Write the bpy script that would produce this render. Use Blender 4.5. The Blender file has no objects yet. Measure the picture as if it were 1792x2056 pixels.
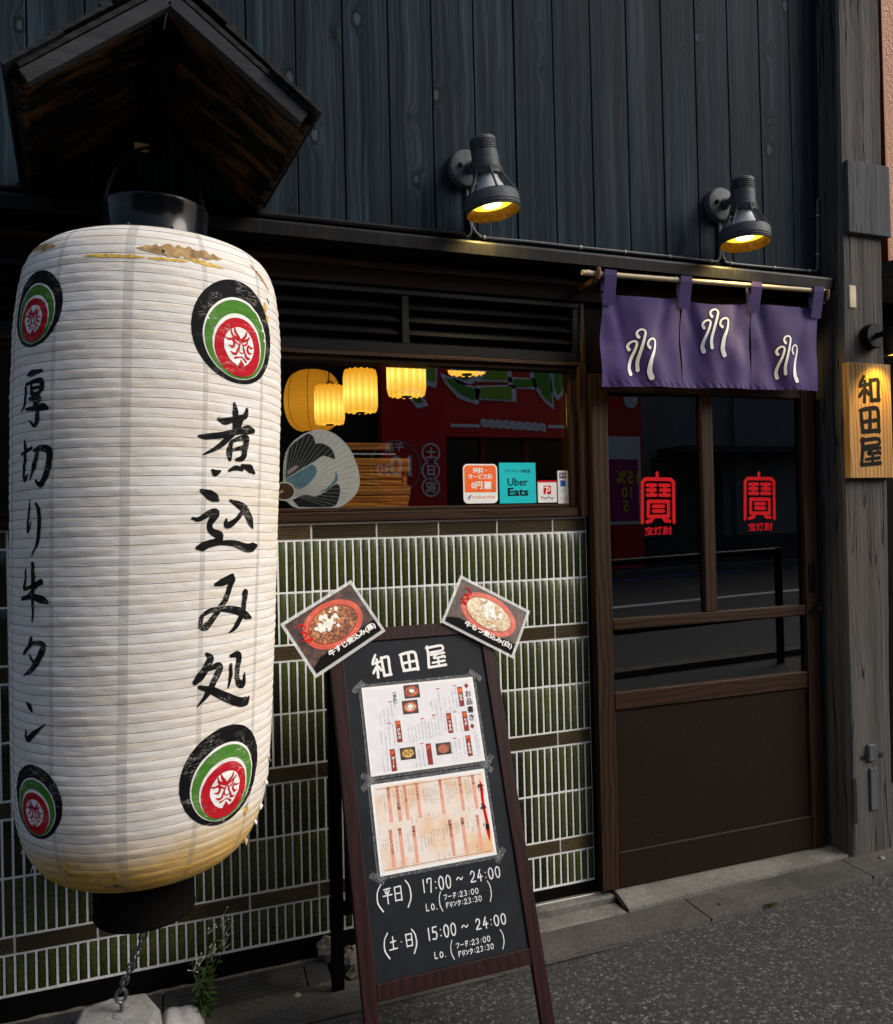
import bpy, math, random
import numpy as np
from mathutils import Matrix, Vector
random.seed(7)
R = math.radians
SC = bpy.context.scene
COL = SC.collection

# ------------------------------------------------------------------ camera
cam_d = bpy.data.cameras.new('camera')
cam = bpy.data.objects.new('camera', cam_d)
COL.objects.link(cam)
SC.camera = cam
cam_d.sensor_fit = 'HORIZONTAL'
cam_d.sensor_width = 36.0
cam_d.lens = 36.0 * 1600 / 1792
cam_d.clip_start = 0.05
cam_d.clip_end = 400
YAW, PITCH, ROLL = 0.348079, 0.008571, -0.023572
_cy, _sy, _cp, _sp = math.cos(YAW), math.sin(YAW), math.cos(PITCH), math.sin(PITCH)
_f = Vector((_sy * _cp, _cy * _cp, _sp))
_r = Vector((_cy, -_sy, 0))
_u = _r.cross(_f)
_r2 = _r * math.cos(ROLL) + _u * math.sin(ROLL)
_u2 = -_r * math.sin(ROLL) + _u * math.cos(ROLL)
CAMP = Vector((-1.4449, -2.7757, 1.5075))
cam.matrix_world = Matrix(((_r2.x, _u2.x, -_f.x, CAMP.x), (_r2.y, _u2.y, -_f.y, CAMP.y),
                           (_r2.z, _u2.z, -_f.z, CAMP.z), (0, 0, 0, 1)))

# ------------------------------------------------------------------ light
SUN_AZ, SUN_EL = 56.0, 35.0          # degrees right of the shop front's outward normal, elevation
to_sun = Vector((math.sin(R(SUN_AZ)) * math.cos(R(SUN_EL)), -math.cos(R(SUN_AZ)) * math.cos(R(SUN_EL)), math.sin(R(SUN_EL))))
world = bpy.data.worlds.new('World')
SC.world = world
world.use_nodes = True
wn = world.node_tree.nodes
wl = world.node_tree.links
wn.clear()
w_out = wn.new('ShaderNodeOutputWorld')
w_bg = wn.new('ShaderNodeBackground')
w_sky = wn.new('ShaderNodeTexSky')
w_sky.sky_type = 'NISHITA'
w_sky.sun_disc = False
w_sky.sun_elevation = R(SUN_EL)
w_sky.sun_rotation = math.atan2(to_sun.x, to_sun.y)
w_sky.air_density = 1.0
w_sky.dust_density = 4.0
w_sky.ozone_density = 1.0
w_bg.inputs['Strength'].default_value = 0.085
wl.new(w_sky.outputs[0], w_bg.inputs[0])
wl.new(w_bg.outputs[0], w_out.inputs[0])
sun_d = bpy.data.lights.new('sun', 'SUN')
sun_d.energy = 1.5
sun_d.angle = R(30)
sun_d.color = (1.0, 0.98, 0.95)
sun = bpy.data.objects.new('sun', sun_d)
COL.objects.link(sun)
sun.rotation_euler = to_sun.to_track_quat('Z', 'Y').to_euler()
SC.view_settings.view_transform = 'Standard'
SC.view_settings.look = 'None'
SC.view_settings.gamma = 1
SC.view_settings.use_curve_mapping = False
SC.view_settings.exposure = 0.74
SC.cycles.use_denoising = True
SC.cycles.max_bounces = 8

# ------------------------------------------------------------------ materials
MATS = {}


class NT:
    """small node-tree helper"""
    def __init__(self, name):
        m = bpy.data.materials.new(name)
        m.use_nodes = True
        self.m = m
        self.n = m.node_tree.nodes
        self.l = m.node_tree.links
        self.n.clear()
        self.out = self.n.new('ShaderNodeOutputMaterial')
        self.b = self.n.new('ShaderNodeBsdfPrincipled')
        self.l.new(self.b.outputs[0], self.out.inputs[0])
        self.tc = self.n.new('ShaderNodeTexCoord')
        MATS[name] = m

    def set(self, key, v):
        i = self.b.inputs[key]
        if hasattr(v, 'is_output'):
            self.l.new(v, i)
        else:
            i.default_value = v

    def node(self, t, **kw):
        nd = self.n.new(t)
        for k, v in kw.items():
            setattr(nd, k, v)
        return nd

    def inp(self, nd, key, v):
        if hasattr(v, 'is_output'):
            self.l.new(v, nd.inputs[key])
        else:
            nd.inputs[key].default_value = v

    def obj(self):
        return self.tc.outputs['Object']

    def rnd(self):
        return self.node('ShaderNodeObjectInfo').outputs['Random']

    def vmath(self, op, a, b=None, s=None):
        nd = self.node('ShaderNodeVectorMath', operation=op)
        self.inp(nd, 0, a)
        if b is not None:
            self.inp(nd, 1, b)
        if s is not None:
            self.inp(nd, 3, s)
        return nd.outputs[1] if op in ('LENGTH', 'DOT_PRODUCT', 'DISTANCE') else nd.outputs[0]

    def math(self, op, a, b=0.0, c=None, clamp=False):
        nd = self.node('ShaderNodeMath', operation=op, use_clamp=clamp)
        self.inp(nd, 0, a)
        self.inp(nd, 1, b)
        if c is not None:
            self.inp(nd, 2, c)
        return nd.outputs[0]

    def noise(self, vec, scale, detail=4, rough=0.55, dist=0.0):
        nd = self.node('ShaderNodeTexNoise')
        self.inp(nd, 'Vector', vec)
        nd.inputs['Scale'].default_value = scale
        nd.inputs['Detail'].default_value = detail
        nd.inputs['Roughness'].default_value = rough
        nd.inputs['Distortion'].default_value = dist
        return nd.outputs[0]

    def voro(self, vec, scale, feature='F1', out='Distance', rand=1.0):
        nd = self.node('ShaderNodeTexVoronoi', feature=feature)
        self.inp(nd, 'Vector', vec)
        nd.inputs['Scale'].default_value = scale
        nd.inputs['Randomness'].default_value = rand
        return nd.outputs[out]

    def ramp(self, fac, stops, interp='LINEAR'):
        nd = self.node('ShaderNodeValToRGB')
        nd.color_ramp.interpolation = interp
        el = nd.color_ramp.elements
        while len(el) > len(stops):
            el.remove(el[-1])
        while len(el) < len(stops):
            el.new(0.5)
        for e, (p, c) in zip(el, stops):
            e.position = p
            e.color = (c, c, c, 1) if isinstance(c, (int, float)) else (*c, 1)
        self.l.new(fac, nd.inputs[0])
        return nd.outputs[0]

    def mix(self, fac, a, b, mode='MIX'):
        nd = self.node('ShaderNodeMix', data_type='RGBA', blend_type=mode)
        self.inp(nd, 0, fac)
        for i, v in ((6, a), (7, b)):
            if hasattr(v, 'is_output'):
                self.l.new(v, nd.inputs[i])
            else:
                nd.inputs[i].default_value = (*v, 1)
        return nd.outputs[2]

    def bump(self, h, strength=0.3, dist=0.005, normal=None):
        nd = self.node('ShaderNodeBump')
        nd.inputs['Strength'].default_value = strength
        nd.inputs['Distance'].default_value = dist
        self.l.new(h, nd.inputs['Height'])
        if normal is not None:
            self.l.new(normal, nd.inputs['Normal'])
        self.l.new(nd.outputs[0], self.b.inputs['Normal'])
        return nd.outputs[0]

    def scaled(self, sx, sy, sz, shift=0.0):
        v = self.obj()
        if shift:
            r = self.rnd()
            c = self.node('ShaderNodeCombineXYZ')
            for i, k in enumerate((7.3, 3.1, 11.7)):
                self.l.new(self.math('MULTIPLY', r, k * shift), c.inputs[i])
            v = self.vmath('ADD', v, c.outputs[0])
        return self.vmath('MULTIPLY', v, (sx, sy, sz))


def flat(name, col, rough=0.6, metal=0.0, spec=0.3, vary=0.12, scale=30, bump=0.0):
    t = NT(name)
    n = t.noise(t.obj(), scale, 4)
    lo = tuple(c * (1 - vary) for c in col)
    hi = tuple(min(1, c * (1 + vary)) for c in col)
    t.set('Base Color', t.ramp(n, [(0.3, lo), (0.7, hi)]))
    t.set('Roughness', rough)
    t.set('Metallic', metal)
    t.set('Specular IOR Level', spec)
    if bump:
        t.bump(n, bump, 0.003)
    return t.m


def wood(name, dark, light, axis='Z', fine=140, rings=9, knots=0.0, rough=0.6, spec=0.4, bump=0.35, tone=0.25, shift=1.0, crack=0.0, bdist=0.004, wmix=0.4):
    """grain runs along axis"""
    t = NT(name)
    k = 0.035
    s = {'Z': (1, 1, k), 'X': (k, 1, 1), 'Y': (1, k, 1)}[axis]
    v = t.scaled(*s, shift=shift)
    warp = t.noise(t.scaled(*[a if a == 1 else 0.35 for a in s], shift=shift), 4, 2)
    wv = t.node('ShaderNodeCombineXYZ')
    for i in range(3):
        t.l.new(t.math('MULTIPLY', t.math('SUBTRACT', warp, 0.5), 0.10), wv.inputs[i])
    v2 = t.vmath('ADD', v, wv.outputs[0])
    if knots:
        kv = t.scaled(*[a * 7 if a == 1 else 2.2 for a in s], shift=shift)
        kd = t.voro(kv, 1.0)
        kn = t.math('SMOOTH_MIN', kd, 0.45, 0.1)
        kc = t.node('ShaderNodeCombineXYZ')
        for i in range(3):
            t.l.new(t.math('MULTIPLY', t.math('SUBTRACT', 0.45, kn), 0.13 * knots), kc.inputs[i])
        v2 = t.vmath('ADD', v2, kc.outputs[0])
    n1 = t.noise(v2, fine, 5, 0.6)
    wave = t.node('ShaderNodeTexWave', wave_type='BANDS', bands_direction={'Z': 'X', 'X': 'Z', 'Y': 'X'}[axis])
    t.l.new(v2, wave.inputs['Vector'])
    wave.inputs['Scale'].default_value = rings
    wave.inputs['Distortion'].default_value = 5.0
    wave.inputs['Detail'].default_value = 3
    wave.inputs['Detail Scale'].default_value = 1.5
    g = t.math('ADD', t.math('MULTIPLY', n1, 1 - wmix), t.math('MULTIPLY', wave.outputs['Fac'], wmix))
    col = t.ramp(g, [(0.25, dark), (0.75, light)])
    big = t.noise(t.scaled(*[a * 3 if a == 1 else 0.6 for a in s], shift=shift), 1.6, 3)
    col = t.mix(t.ramp(big, [(0.3, 0.0), (0.75, tone)]), col, tuple(c * 0.45 for c in dark), 'MIX')
    col = t.mix(t.math('MULTIPLY', t.rnd(), tone), col, tuple(c * 0.6 for c in light))
    h = g
    if knots:
        kmask = t.ramp(kd, [(0.05, 1.0), (0.13, 0.0)])
        col = t.mix(t.math('MULTIPLY', kmask, 0.6), col, tuple(c * 1.5 for c in light))
        ring = t.ramp(kd, [(0.10, 0.0), (0.13, 1.0), (0.17, 0.0)])
        col = t.mix(t.math('MULTIPLY', ring, 0.7), col, tuple(c * 0.3 for c in dark))
        h = t.math('ADD', h, t.math('MULTIPLY', kmask, 0.5))
    if crack:
        cn = t.noise(t.scaled(*[a * 30 if a == 1 else 0.8 for a in s], shift=shift), 1.0, 1, 0.4)
        cm = t.ramp(t.math('ABSOLUTE', t.math('SUBTRACT', cn, 0.5)), [(0.0, 1.0), (0.012, 0.0)])
        col = t.mix(t.math('MULTIPLY', cm, crack), col, tuple(c * 0.12 for c in dark))
        h = t.math('SUBTRACT', h, t.math('MULTIPLY', cm, 0.8))
    t.set('Base Color', col)
    t.set('Roughness', t.math('ADD', rough - 0.08, t.math('MULTIPLY', n1, 0.16)))
    t.set('Specular IOR Level', spec)
    t.bump(h, bump, bdist)
    return t.m


t = NT('plank')
v0_ = t.scaled(1, 1, 1, 1.0)
kn = t.node('ShaderNodeTexVoronoi', feature='F1')
t.l.new(t.vmath('MULTIPLY', v0_, (9.0, 9.0, 5.2)), kn.inputs['Vector'])
kn.inputs['Scale'].default_value = 1.0
ks = t.node('ShaderNodeSeparateColor')
t.l.new(kn.outputs['Color'], ks.inputs[0])
pick = t.ramp(ks.outputs[0], [(0.50, 0.0), (0.52, 1.0)])
kr = t.math('ADD', kn.outputs['Distance'], t.math('MULTIPLY', t.math('SUBTRACT', 1.0, pick), 2.0))
kr = t.math('ADD', kr, t.math('MULTIPLY', t.math('SUBTRACT', t.noise(v0_, 60, 3), 0.5), 0.10))
bend = t.math('MULTIPLY', t.ramp(kr, [(0.05, 1.0), (0.40, 0.0)], 'EASE'), 0.030)
bw = t.math('MULTIPLY', t.math('SUBTRACT', t.noise(t.vmath('MULTIPLY', v0_, (2, 2, 0.9)), 2.0, 2), 0.5), 0.05)
cx_ = t.node('ShaderNodeCombineXYZ')
t.l.new(t.math('ADD', bend, bw), cx_.inputs[0])
vb = t.vmath('ADD', v0_, cx_.outputs[0])
g1 = t.noise(t.vmath('MULTIPLY', vb, (170, 170, 2.2)), 1.0, 4, 0.6)
g2 = t.noise(t.vmath('MULTIPLY', vb, (38, 38, 0.7)), 1.0, 4, 0.6)
g3 = t.noise(t.vmath('MULTIPLY', v0_, (7, 7, 1.0)), 1.0, 3)
g = t.math('ADD', t.math('MULTIPLY', g1, 0.45), t.math('MULTIPLY', g2, 0.55))
col = t.ramp(g, [(0.36, (0.0030, 0.0062, 0.0098)), (0.50, (0.0110, 0.0205, 0.0300)), (0.66, (0.0360, 0.0590, 0.0790))])
col = t.mix(t.ramp(g3, [(0.42, 0.0), (0.70, 0.55)]), col, (0.0105, 0.0118, 0.0140))
col = t.mix(t.math('MULTIPLY', t.rnd(), 0.45), col, (0.0060, 0.0115, 0.0175))
core = t.ramp(kr, [(0.08, 1.0), (0.15, 0.0)])
rim_ = t.ramp(kr, [(0.11, 0.0), (0.15, 1.0), (0.20, 0.0)])
col = t.mix(t.math('MULTIPLY', core, 0.7), col, (0.045, 0.066, 0.082))
col = t.mix(t.math('MULTIPLY', rim_, 0.8), col, (0.0012, 0.0016, 0.0020))
t.set('Base Color', col)
t.set('Roughness', t.math('ADD', 0.58, t.math('MULTIPLY', g1, 0.25)))
t.set('Specular IOR Level', 0.07)
t.bump(t.math('ADD', g, t.math('MULTIPLY', core, 0.35)), 0.65, 0.005)
wood('brown_wood', (0.014, 0.0062, 0.0028), (0.044, 0.021, 0.0095), 'Z', 200, 14, rough=0.6, bump=0.15, tone=0.25, spec=0.15)
wood('brown_wood_h', (0.014, 0.0062, 0.0028), (0.044, 0.021, 0.0095), 'X', 200, 14, rough=0.6, bump=0.15, tone=0.25, spec=0.15)
wood('panel_wood', (0.0105, 0.0054, 0.0028), (0.0195, 0.0100, 0.0055), 'Z', 160, 4, rough=0.6, bump=0.08, tone=0.4, spec=0.12, wmix=0.04)
t = NT('panel_specks')
MATS['panel_specks'] = MATS['panel_wood']
nt = MATS['panel_wood'].node_tree
_b = [n_ for n_ in nt.nodes if n_.type == 'BSDF_PRINCIPLED'][0]
_src = _b.inputs['Base Color'].links[0].from_socket
_tc = [n_ for n_ in nt.nodes if n_.type == 'TEX_COORD'][0]
_vo = nt.nodes.new('ShaderNodeTexVoronoi')
_vo.inputs['Scale'].default_value = 34
nt.links.new(_tc.outputs['Object'], _vo.inputs['Vector'])
_rp = nt.nodes.new('ShaderNodeValToRGB')
_rp.color_ramp.elements[0].position = 0.045
_rp.color_ramp.elements[0].color = (1, 1, 1, 1)
_rp.color_ramp.elements[1].position = 0.075
_rp.color_ramp.elements[1].color = (0, 0, 0, 1)
nt.links.new(_vo.outputs['Distance'], _rp.inputs[0])
_mx = nt.nodes.new('ShaderNodeMix')
_mx.data_type = 'RGBA'
_mx.inputs[7].default_value = (0.10, 0.085, 0.07, 1)
nt.links.new(_rp.outputs[0], _mx.inputs[0])
nt.links.new(_src, _mx.inputs[6])
nt.links.new(_mx.outputs[2], _b.inputs['Base Color'])
wood('dark_beam', (0.0035, 0.0020, 0.0015), (0.0100, 0.0048, 0.0032), 'X', 160, 8, rough=0.7, bump=0.2, spec=0.05)
wood('old_post', (0.024, 0.023, 0.022), (0.160, 0.150, 0.141), 'Z', 75, 2.5, knots=0.0, rough=0.9, bump=1.0, tone=0.75, crack=1.0, bdist=0.008, spec=0.1, wmix=0.30)
wood('old_board', (0.050, 0.052, 0.055), (0.15, 0.155, 0.16), 'Z', 130, 3, rough=0.85, bump=0.5, crack=0.7, spec=0.1, wmix=0.12, tone=0.5)
wood('barge_wood', (0.022, 0.023, 0.026), (0.060, 0.062, 0.068), 'X', 60, 3, rough=0.85, bump=0.25, crack=0.0, spec=0.12, wmix=0.05, tone=0.3)
wood('shingle_wood', (0.008, 0.009, 0.010), (0.024, 0.025, 0.028), 'X', 90, 12, rough=0.8, bump=0.5, spec=0.2)
wood('sign_wood', (0.28, 0.135, 0.04), (0.50, 0.30, 0.115), 'Z', 40, 16, rough=0.7, bump=0.12, tone=0.1, spec=0.12)
wood('crate_wood', (0.30, 0.085, 0.006), (0.78, 0.33, 0.045), 'X', 60, 14, rough=0.4, bump=0.1, tone=0.2)  # saturated orange carries the warm lamp glow in the base colour
wood('rod_wood', (0.42, 0.34, 0.20), (0.60, 0.50, 0.32), 'X', 60, 4, rough=0.5, bump=0.1, tone=0.1)
wood('red_frame', (0.008, 0.0014, 0.0017), (0.026, 0.0042, 0.0046), 'Z', 200, 10, rough=0.5, bump=0.1, tone=0.2, spec=0.2)

# scorched roof boards: brown showing through black
t = NT('scorched')
v = t.scaled(1, 1, 1, 1.0)
n = t.noise(t.vmath('MULTIPLY', v, (3, 9, 3)), 2.0, 5, 0.6, 0.6)
g = t.noise(t.vmath('MULTIPLY', v, (8, 120, 8)), 1.0, 4)
c = t.mix(g, (0.026, 0.010, 0.003), (0.105, 0.048, 0.015))
t.set('Base Color', t.mix(t.ramp(n, [(0.47, 0.0), (0.60, 1.0)]), (0.0014, 0.0012, 0.0011), c))
t.set('Specular IOR Level', 0.15)
t.set('Roughness', 0.7)
t.bump(g, 0.3, 0.003)

# glazed tiles
def tile_mat(name, base, hi, gloss, half=None):
    t = NT(name)
    r = t.rnd()
    v = t.scaled(1, 1, 1, 1.0)
    n = t.noise(t.vmath('MULTIPLY', v, (1, 1, 0.55)), 170, 5, 0.7)
    n2 = t.noise(v, 9, 3)
    c = t.ramp(n, [(0.25, tuple(x * 0.7 for x in base)), (0.52, base), (0.82, hi)])
    c = t.mix(t.ramp(r, [(0.0, 0.0), (1.0, 0.75)]), c, tuple(x * 0.42 for x in base))
    c = t.mix(t.ramp(n2, [(0.35, 0.35), (0.65, 0.0)]), c, tuple(x * 0.25 for x in base))
    if half:      # the glaze breaks dark along the long edges of each tile
        sp = t.node('ShaderNodeSeparateXYZ')
        t.l.new(t.obj(), sp.inputs[0])
        ed = t.ramp(t.math('DIVIDE', t.math('ABSOLUTE', sp.outputs[0]), half), [(0.55, 0.0), (0.95, 1.0)], 'EASE')
        c = t.mix(t.math('MULTIPLY', ed, 0.85), c, (0.006, 0.008, 0.004))
    t.set('Base Color', c)
    t.set('Roughness', t.math('ADD', 0.14, t.math('MULTIPLY', n, gloss)))
    t.set('Specular IOR Level', 0.45)
    t.bump(n, 0.12, 0.002)


tile_mat('tile_glaze', (0.066, 0.084, 0.018), (0.150, 0.155, 0.042), 0.25, 0.0109)
tile_mat('border_glaze', (0.085, 0.062, 0.028), (0.240, 0.190, 0.120), 0.4)
t = NT('grout')
n = t.noise(t.obj(), 90, 6, 0.7)
n2 = t.noise(t.obj(), 5, 4)
sp = t.noise(t.obj(), 240, 2)
zz = t.node('ShaderNodeSeparateXYZ')
t.l.new(t.obj(), zz.inputs[0])
low = t.ramp(zz.outputs[2], [(0.05, 1.0), (0.30, 0.0)])
c = t.ramp(n, [(0.3, (0.78, 0.78, 0.77)), (0.7, (0.90, 0.90, 0.89))])
c = t.mix(t.ramp(n2, [(0.4, 0.0), (0.8, 0.35)]), c, (0.48, 0.47, 0.44))
dirt = t.math('MULTIPLY', t.ramp(sp, [(0.58, 0.0), (0.68, 1.0)]), t.math('ADD', t.math('MULTIPLY', low, 0.9), 0.08))
c = t.mix(dirt, c, (0.06, 0.055, 0.045))
t.set('Base Color', c)
t.set('Roughness', 0.85)
t.bump(n, 0.4, 0.002)

# asphalt / concrete
t = NT('asphalt')
v = t.obj()
vc = t.node('ShaderNodeTexVoronoi', feature='F1')
t.l.new(v, vc.inputs['Vector'])
vc.inputs['Scale'].default_value = 104
sepc = t.node('ShaderNodeSeparateColor')
t.l.new(vc.outputs['Color'], sepc.inputs[0])
stone = t.ramp(sepc.outputs[0], [(0.0, (0.016, 0.0165, 0.018)), (0.55, (0.035, 0.0355, 0.037)), (0.82, (0.10, 0.101, 0.104)), (1.0, (0.24, 0.24, 0.24))])
edge = t.ramp(vc.outputs['Distance'], [(0.35, 0.0), (0.75, 1.0)])
big = t.noise(v, 1.7, 4)
vn = t.noise(v, 150, 4, 0.7)
stone = t.mix(t.ramp(vn, [(0.38, 0.85), (0.62, 0.0)]), stone, (0.020, 0.021, 0.023))
col = t.mix(t.math('MULTIPLY', edge, 0.6), stone, (0.013, 0.013, 0.014))
col = t.mix(t.ramp(big, [(0.35, 0.0), (0.7, 0.45)]), col, (0.035, 0.036, 0.040))
t.set('Base Color', col)
t.set('Roughness', 0.82)
hh = t.math('ADD', t.math('MULTIPLY', t.math('SUBTRACT', 1.0, vc.outputs['Distance']), 0.8), t.math('MULTIPLY', sepc.outputs[1], 0.6))
t.bump(t.math('ADD', hh, t.math('MULTIPLY', vn, 1.2)), 0.6, 0.005)


def concrete(name, a, b, stain=(0.05, 0.048, 0.043), bump=0.4, sc=60):
    t = NT(name)
    v = t.scaled(1, 1, 1, 1.0)
    n = t.noise(v, sc, 8, 0.7)
    n2 = t.noise(v, 5, 5, 0.6, 0.5)
    n3 = t.noise(v, 230, 3)
    c = t.ramp(n, [(0.3, a), (0.7, b)])
    c = t.mix(t.ramp(n2, [(0.40, 0.0), (0.70, 0.75)]), c, stain)
    c = t.mix(t.ramp(n3, [(0.60, 0.0), (0.70, 0.5)]), c, tuple(x * 1.5 for x in b))
    t.set('Base Color', c)
    t.set('Roughness', 0.9)
    t.set('Specular IOR Level', 0.25)
    t.bump(t.math('ADD', n, t.math('MULTIPLY', n3, 0.5)), bump, 0.004)


concrete('concrete_sill', (0.105, 0.100, 0.092), (0.195, 0.188, 0.172))
concrete('concrete_gutter', (0.048, 0.046, 0.043), (0.100, 0.096, 0.089), stain=(0.028, 0.027, 0.025), bump=0.6)
concrete('concrete_block', (0.20, 0.20, 0.19), (0.33, 0.33, 0.32), stain=(0.14, 0.14, 0.135))
concrete('rubble', (0.09, 0.082, 0.07), (0.22, 0.20, 0.17), bump=0.9, sc=40)
concrete('grey_wall', (0.20, 0.20, 0.20), (0.26, 0.26, 0.26), stain=(0.17, 0.17, 0.17))
t = NT('stucco')
n = t.noise(t.obj(), 70, 3, 0.5, 1.0)
t.set('Base Color', t.ramp(n, [(0.3, (0.42, 0.23, 0.15)), (0.7, (0.56, 0.33, 0.22))]))
t.set('Roughness', 0.9)
t.bump(n, 1.0, 0.012)

flat('black_metal', (0.0030, 0.0034, 0.0042), 0.5, vary=0.4, spec=0.12)
flat('black_gloss', (0.003, 0.0035, 0.005), 0.14, vary=0.4, scale=9, spec=0.25)
flat('black_wood', (0.0030, 0.0027, 0.0025), 0.75, vary=0.4, bump=0.2, spec=0.05)
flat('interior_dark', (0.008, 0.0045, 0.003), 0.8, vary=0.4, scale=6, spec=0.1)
flat('lamp_grey', (0.052, 0.061, 0.070), 0.6, vary=0.3, scale=50, bump=0.15)
flat('lamp_slot', (0.006, 0.006, 0.006), 0.7)
flat('bulb_glass', (0.42, 0.43, 0.44), 0.35, vary=0.15)
flat('gold', (0.28, 0.14, 0.015), 0.45, metal=0.3, vary=0.45, scale=70)
flat('steel', (0.16, 0.16, 0.165), 0.42, metal=0.85, vary=0.3)
flat('alu', (0.45, 0.45, 0.44), 0.4, metal=0.7)
flat('cable_grey', (0.085, 0.087, 0.09), 0.45)
flat('rubber', (0.030, 0.031, 0.033), 0.85, vary=0.45, bump=0.2, scale=14)
flat('board_black', (0.006, 0.0085, 0.0125), 0.6, vary=0.35, scale=12, spec=0.2)
flat('white_print', (0.78, 0.78, 0.77), 0.55, vary=0.05)
flat('chalk', (0.70, 0.72, 0.73), 0.7, vary=0.12, scale=160)
flat('black_print', (0.006, 0.006, 0.006), 0.8, spec=0.1)
flat('navy_print', (0.02, 0.03, 0.09), 0.5)
flat('red_print', (0.56, 0.008, 0.013), 0.7, spec=0.06)
flat('dark_red_print', (0.24, 0.022, 0.015), 0.5)
flat('pink_print', (0.60, 0.12, 0.15), 0.5)
flat('orange_print', (0.85, 0.14, 0.02), 0.5)
flat('cyan_print', (0.0, 0.50, 0.56), 0.5, vary=0.02)
flat('blue_print', (0.02, 0.10, 0.42), 0.5)
flat('green_print', (0.05, 0.21, 0.02), 0.5)
flat('paper_white', (0.72, 0.72, 0.76), 0.6, vary=0.05)
flat('grey_print', (0.25, 0.25, 0.30), 0.6)
flat('peach_bar', (0.72, 0.36, 0.26), 0.6)
flat('weed_green', (0.045, 0.085, 0.018), 0.6, vary=0.3)
flat('weed_stem', (0.06, 0.07, 0.025), 0.6, vary=0.3)
flat('flower', (0.55, 0.55, 0.45), 0.6)
flat('bag_white', (0.50, 0.49, 0.47), 0.4, vary=0.12, bump=0.3)
flat('moss', (0.05, 0.09, 0.015), 0.9)
flat('shop_red', (0.62, 0.014, 0.016), 0.5, vary=0.08)
flat('shop_green', (0.07, 0.30, 0.03), 0.5)
flat('shop_lime', (0.25, 0.42, 0.03), 0.5)
flat('shop_white', (0.80, 0.80, 0.80), 0.5)
flat('shop_magenta', (0.40, 0.02, 0.18), 0.5)
flat('shop_yellow', (0.80, 0.55, 0.02), 0.5)
flat('yellow_paper', (0.55, 0.36, 0.07), 0.8, vary=0.45, scale=60)
flat('tan_paper', (0.36, 0.23, 0.10), 0.8, vary=0.5, scale=40)
flat('leather', (0.10, 0.045, 0.02), 0.5)
flat('clip_metal', (0.45, 0.42, 0.36), 0.4)
flat('trim_orange', (0.30, 0.085, 0.03), 0.6)
flat('fan_paper', (0.82, 0.83, 0.78), 0.7, vary=0.05)
flat('fan_ink', (0.012, 0.013, 0.016), 0.6, vary=0.3)
flat('fan_blue', (0.10, 0.30, 0.42), 0.6, vary=0.5, scale=140)
flat('fan_pink', (0.62, 0.40, 0.42), 0.6)

# peach paper of the drinks list
t = NT('paper_peach')
n = t.noise(t.obj(), 9, 3)
t.set('Base Color', t.ramp(n, [(0.40, (0.76, 0.68, 0.62)), (0.62, (0.74, 0.46, 0.24))]))
t.set('Roughness', 0.5)

# eave flashing with rust runs
t = NT('flashing')
n = t.noise(t.scaled(40, 40, 1.5), 1.0, 5)
n2 = t.noise(t.obj(), 6, 3)
c = t.mix(t.ramp(n, [(0.45, 0.0), (0.70, 0.8)]), (0.0040, 0.0046, 0.0060), (0.020, 0.014, 0.009))
t.set('Base Color', t.mix(t.ramp(n2, [(0.4, 0.0), (0.7, 0.5)]), c, (0.006, 0.0065, 0.008)))
t.set('Roughness', 0.5)
t.set('Specular IOR Level', 0.16)

# noren cloth
t = NT('noren_cloth')
n = t.noise(t.scaled(1, 1, 1), 6, 4)
w1 = t.noise(t.scaled(1500, 1500, 300), 1, 2)
t.set('Base Color', t.ramp(n, [(0.3, (0.020, 0.010, 0.085)), (0.7, (0.050, 0.025, 0.130))]))
t.set('Roughness', 0.75)
t.set('Sheen Weight', 0.2)
t.set('Specular IOR Level', 0.2)
t.bump(w1, 0.15, 0.001)

# lantern paper
t = NT('lantern_paper')
v = t.obj()
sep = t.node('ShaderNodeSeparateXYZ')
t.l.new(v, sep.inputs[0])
cr = t.noise(t.vmath('MULTIPLY', v, (5, 5, 60)), 1.0, 5, 0.6, 0.8)
bl = t.noise(t.vmath('MULTIPLY', v, (3, 3, 5)), 1.0, 4)
fi = t.noise(t.vmath('MULTIPLY', v, (30, 30, 160)), 1.0, 4, 0.6)
c = t.mix(t.ramp(cr, [(0.42, 0.0), (0.68, 0.75)]), (0.84, 0.83, 0.81), (0.72, 0.615, 0.47))
c = t.mix(t.ramp(bl, [(0.40, 0.0), (0.70, 0.45)]), c, (0.76, 0.66, 0.53))
c = t.mix(t.ramp(fi, [(0.60, 0.0), (0.78, 0.35)]), c, (0.45, 0.43, 0.42))
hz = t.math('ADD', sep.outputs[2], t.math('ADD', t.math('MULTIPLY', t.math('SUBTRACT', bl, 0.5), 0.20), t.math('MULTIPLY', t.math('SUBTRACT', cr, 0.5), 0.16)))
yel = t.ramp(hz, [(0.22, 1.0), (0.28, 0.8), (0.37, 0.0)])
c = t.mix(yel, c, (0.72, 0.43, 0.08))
t.set('Base Color', c)
t.set('Roughness', 0.75)
t.set('Specular IOR Level', 0.25)
crease = t.noise(t.vmath('MULTIPLY', v, (14, 14, 70)), 1.0, 6, 0.65, 1.2)
bn = t.bump(t.math('ADD', crease, t.math('MULTIPLY', fi, 0.5)), 0.34, 0.005)
tr = t.node('ShaderNodeBsdfTranslucent')
t.l.new(c, tr.inputs[0])
t.l.new(bn, tr.inputs['Normal'])
ms = t.node('ShaderNodeMixShader')
ms.inputs[0].default_value = 0.14
t.l.new(t.b.outputs[0], ms.inputs[1])
t.l.new(tr.outputs[0], ms.inputs[2])
t.l.new(ms.outputs[0], t.out.inputs[0])


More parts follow.
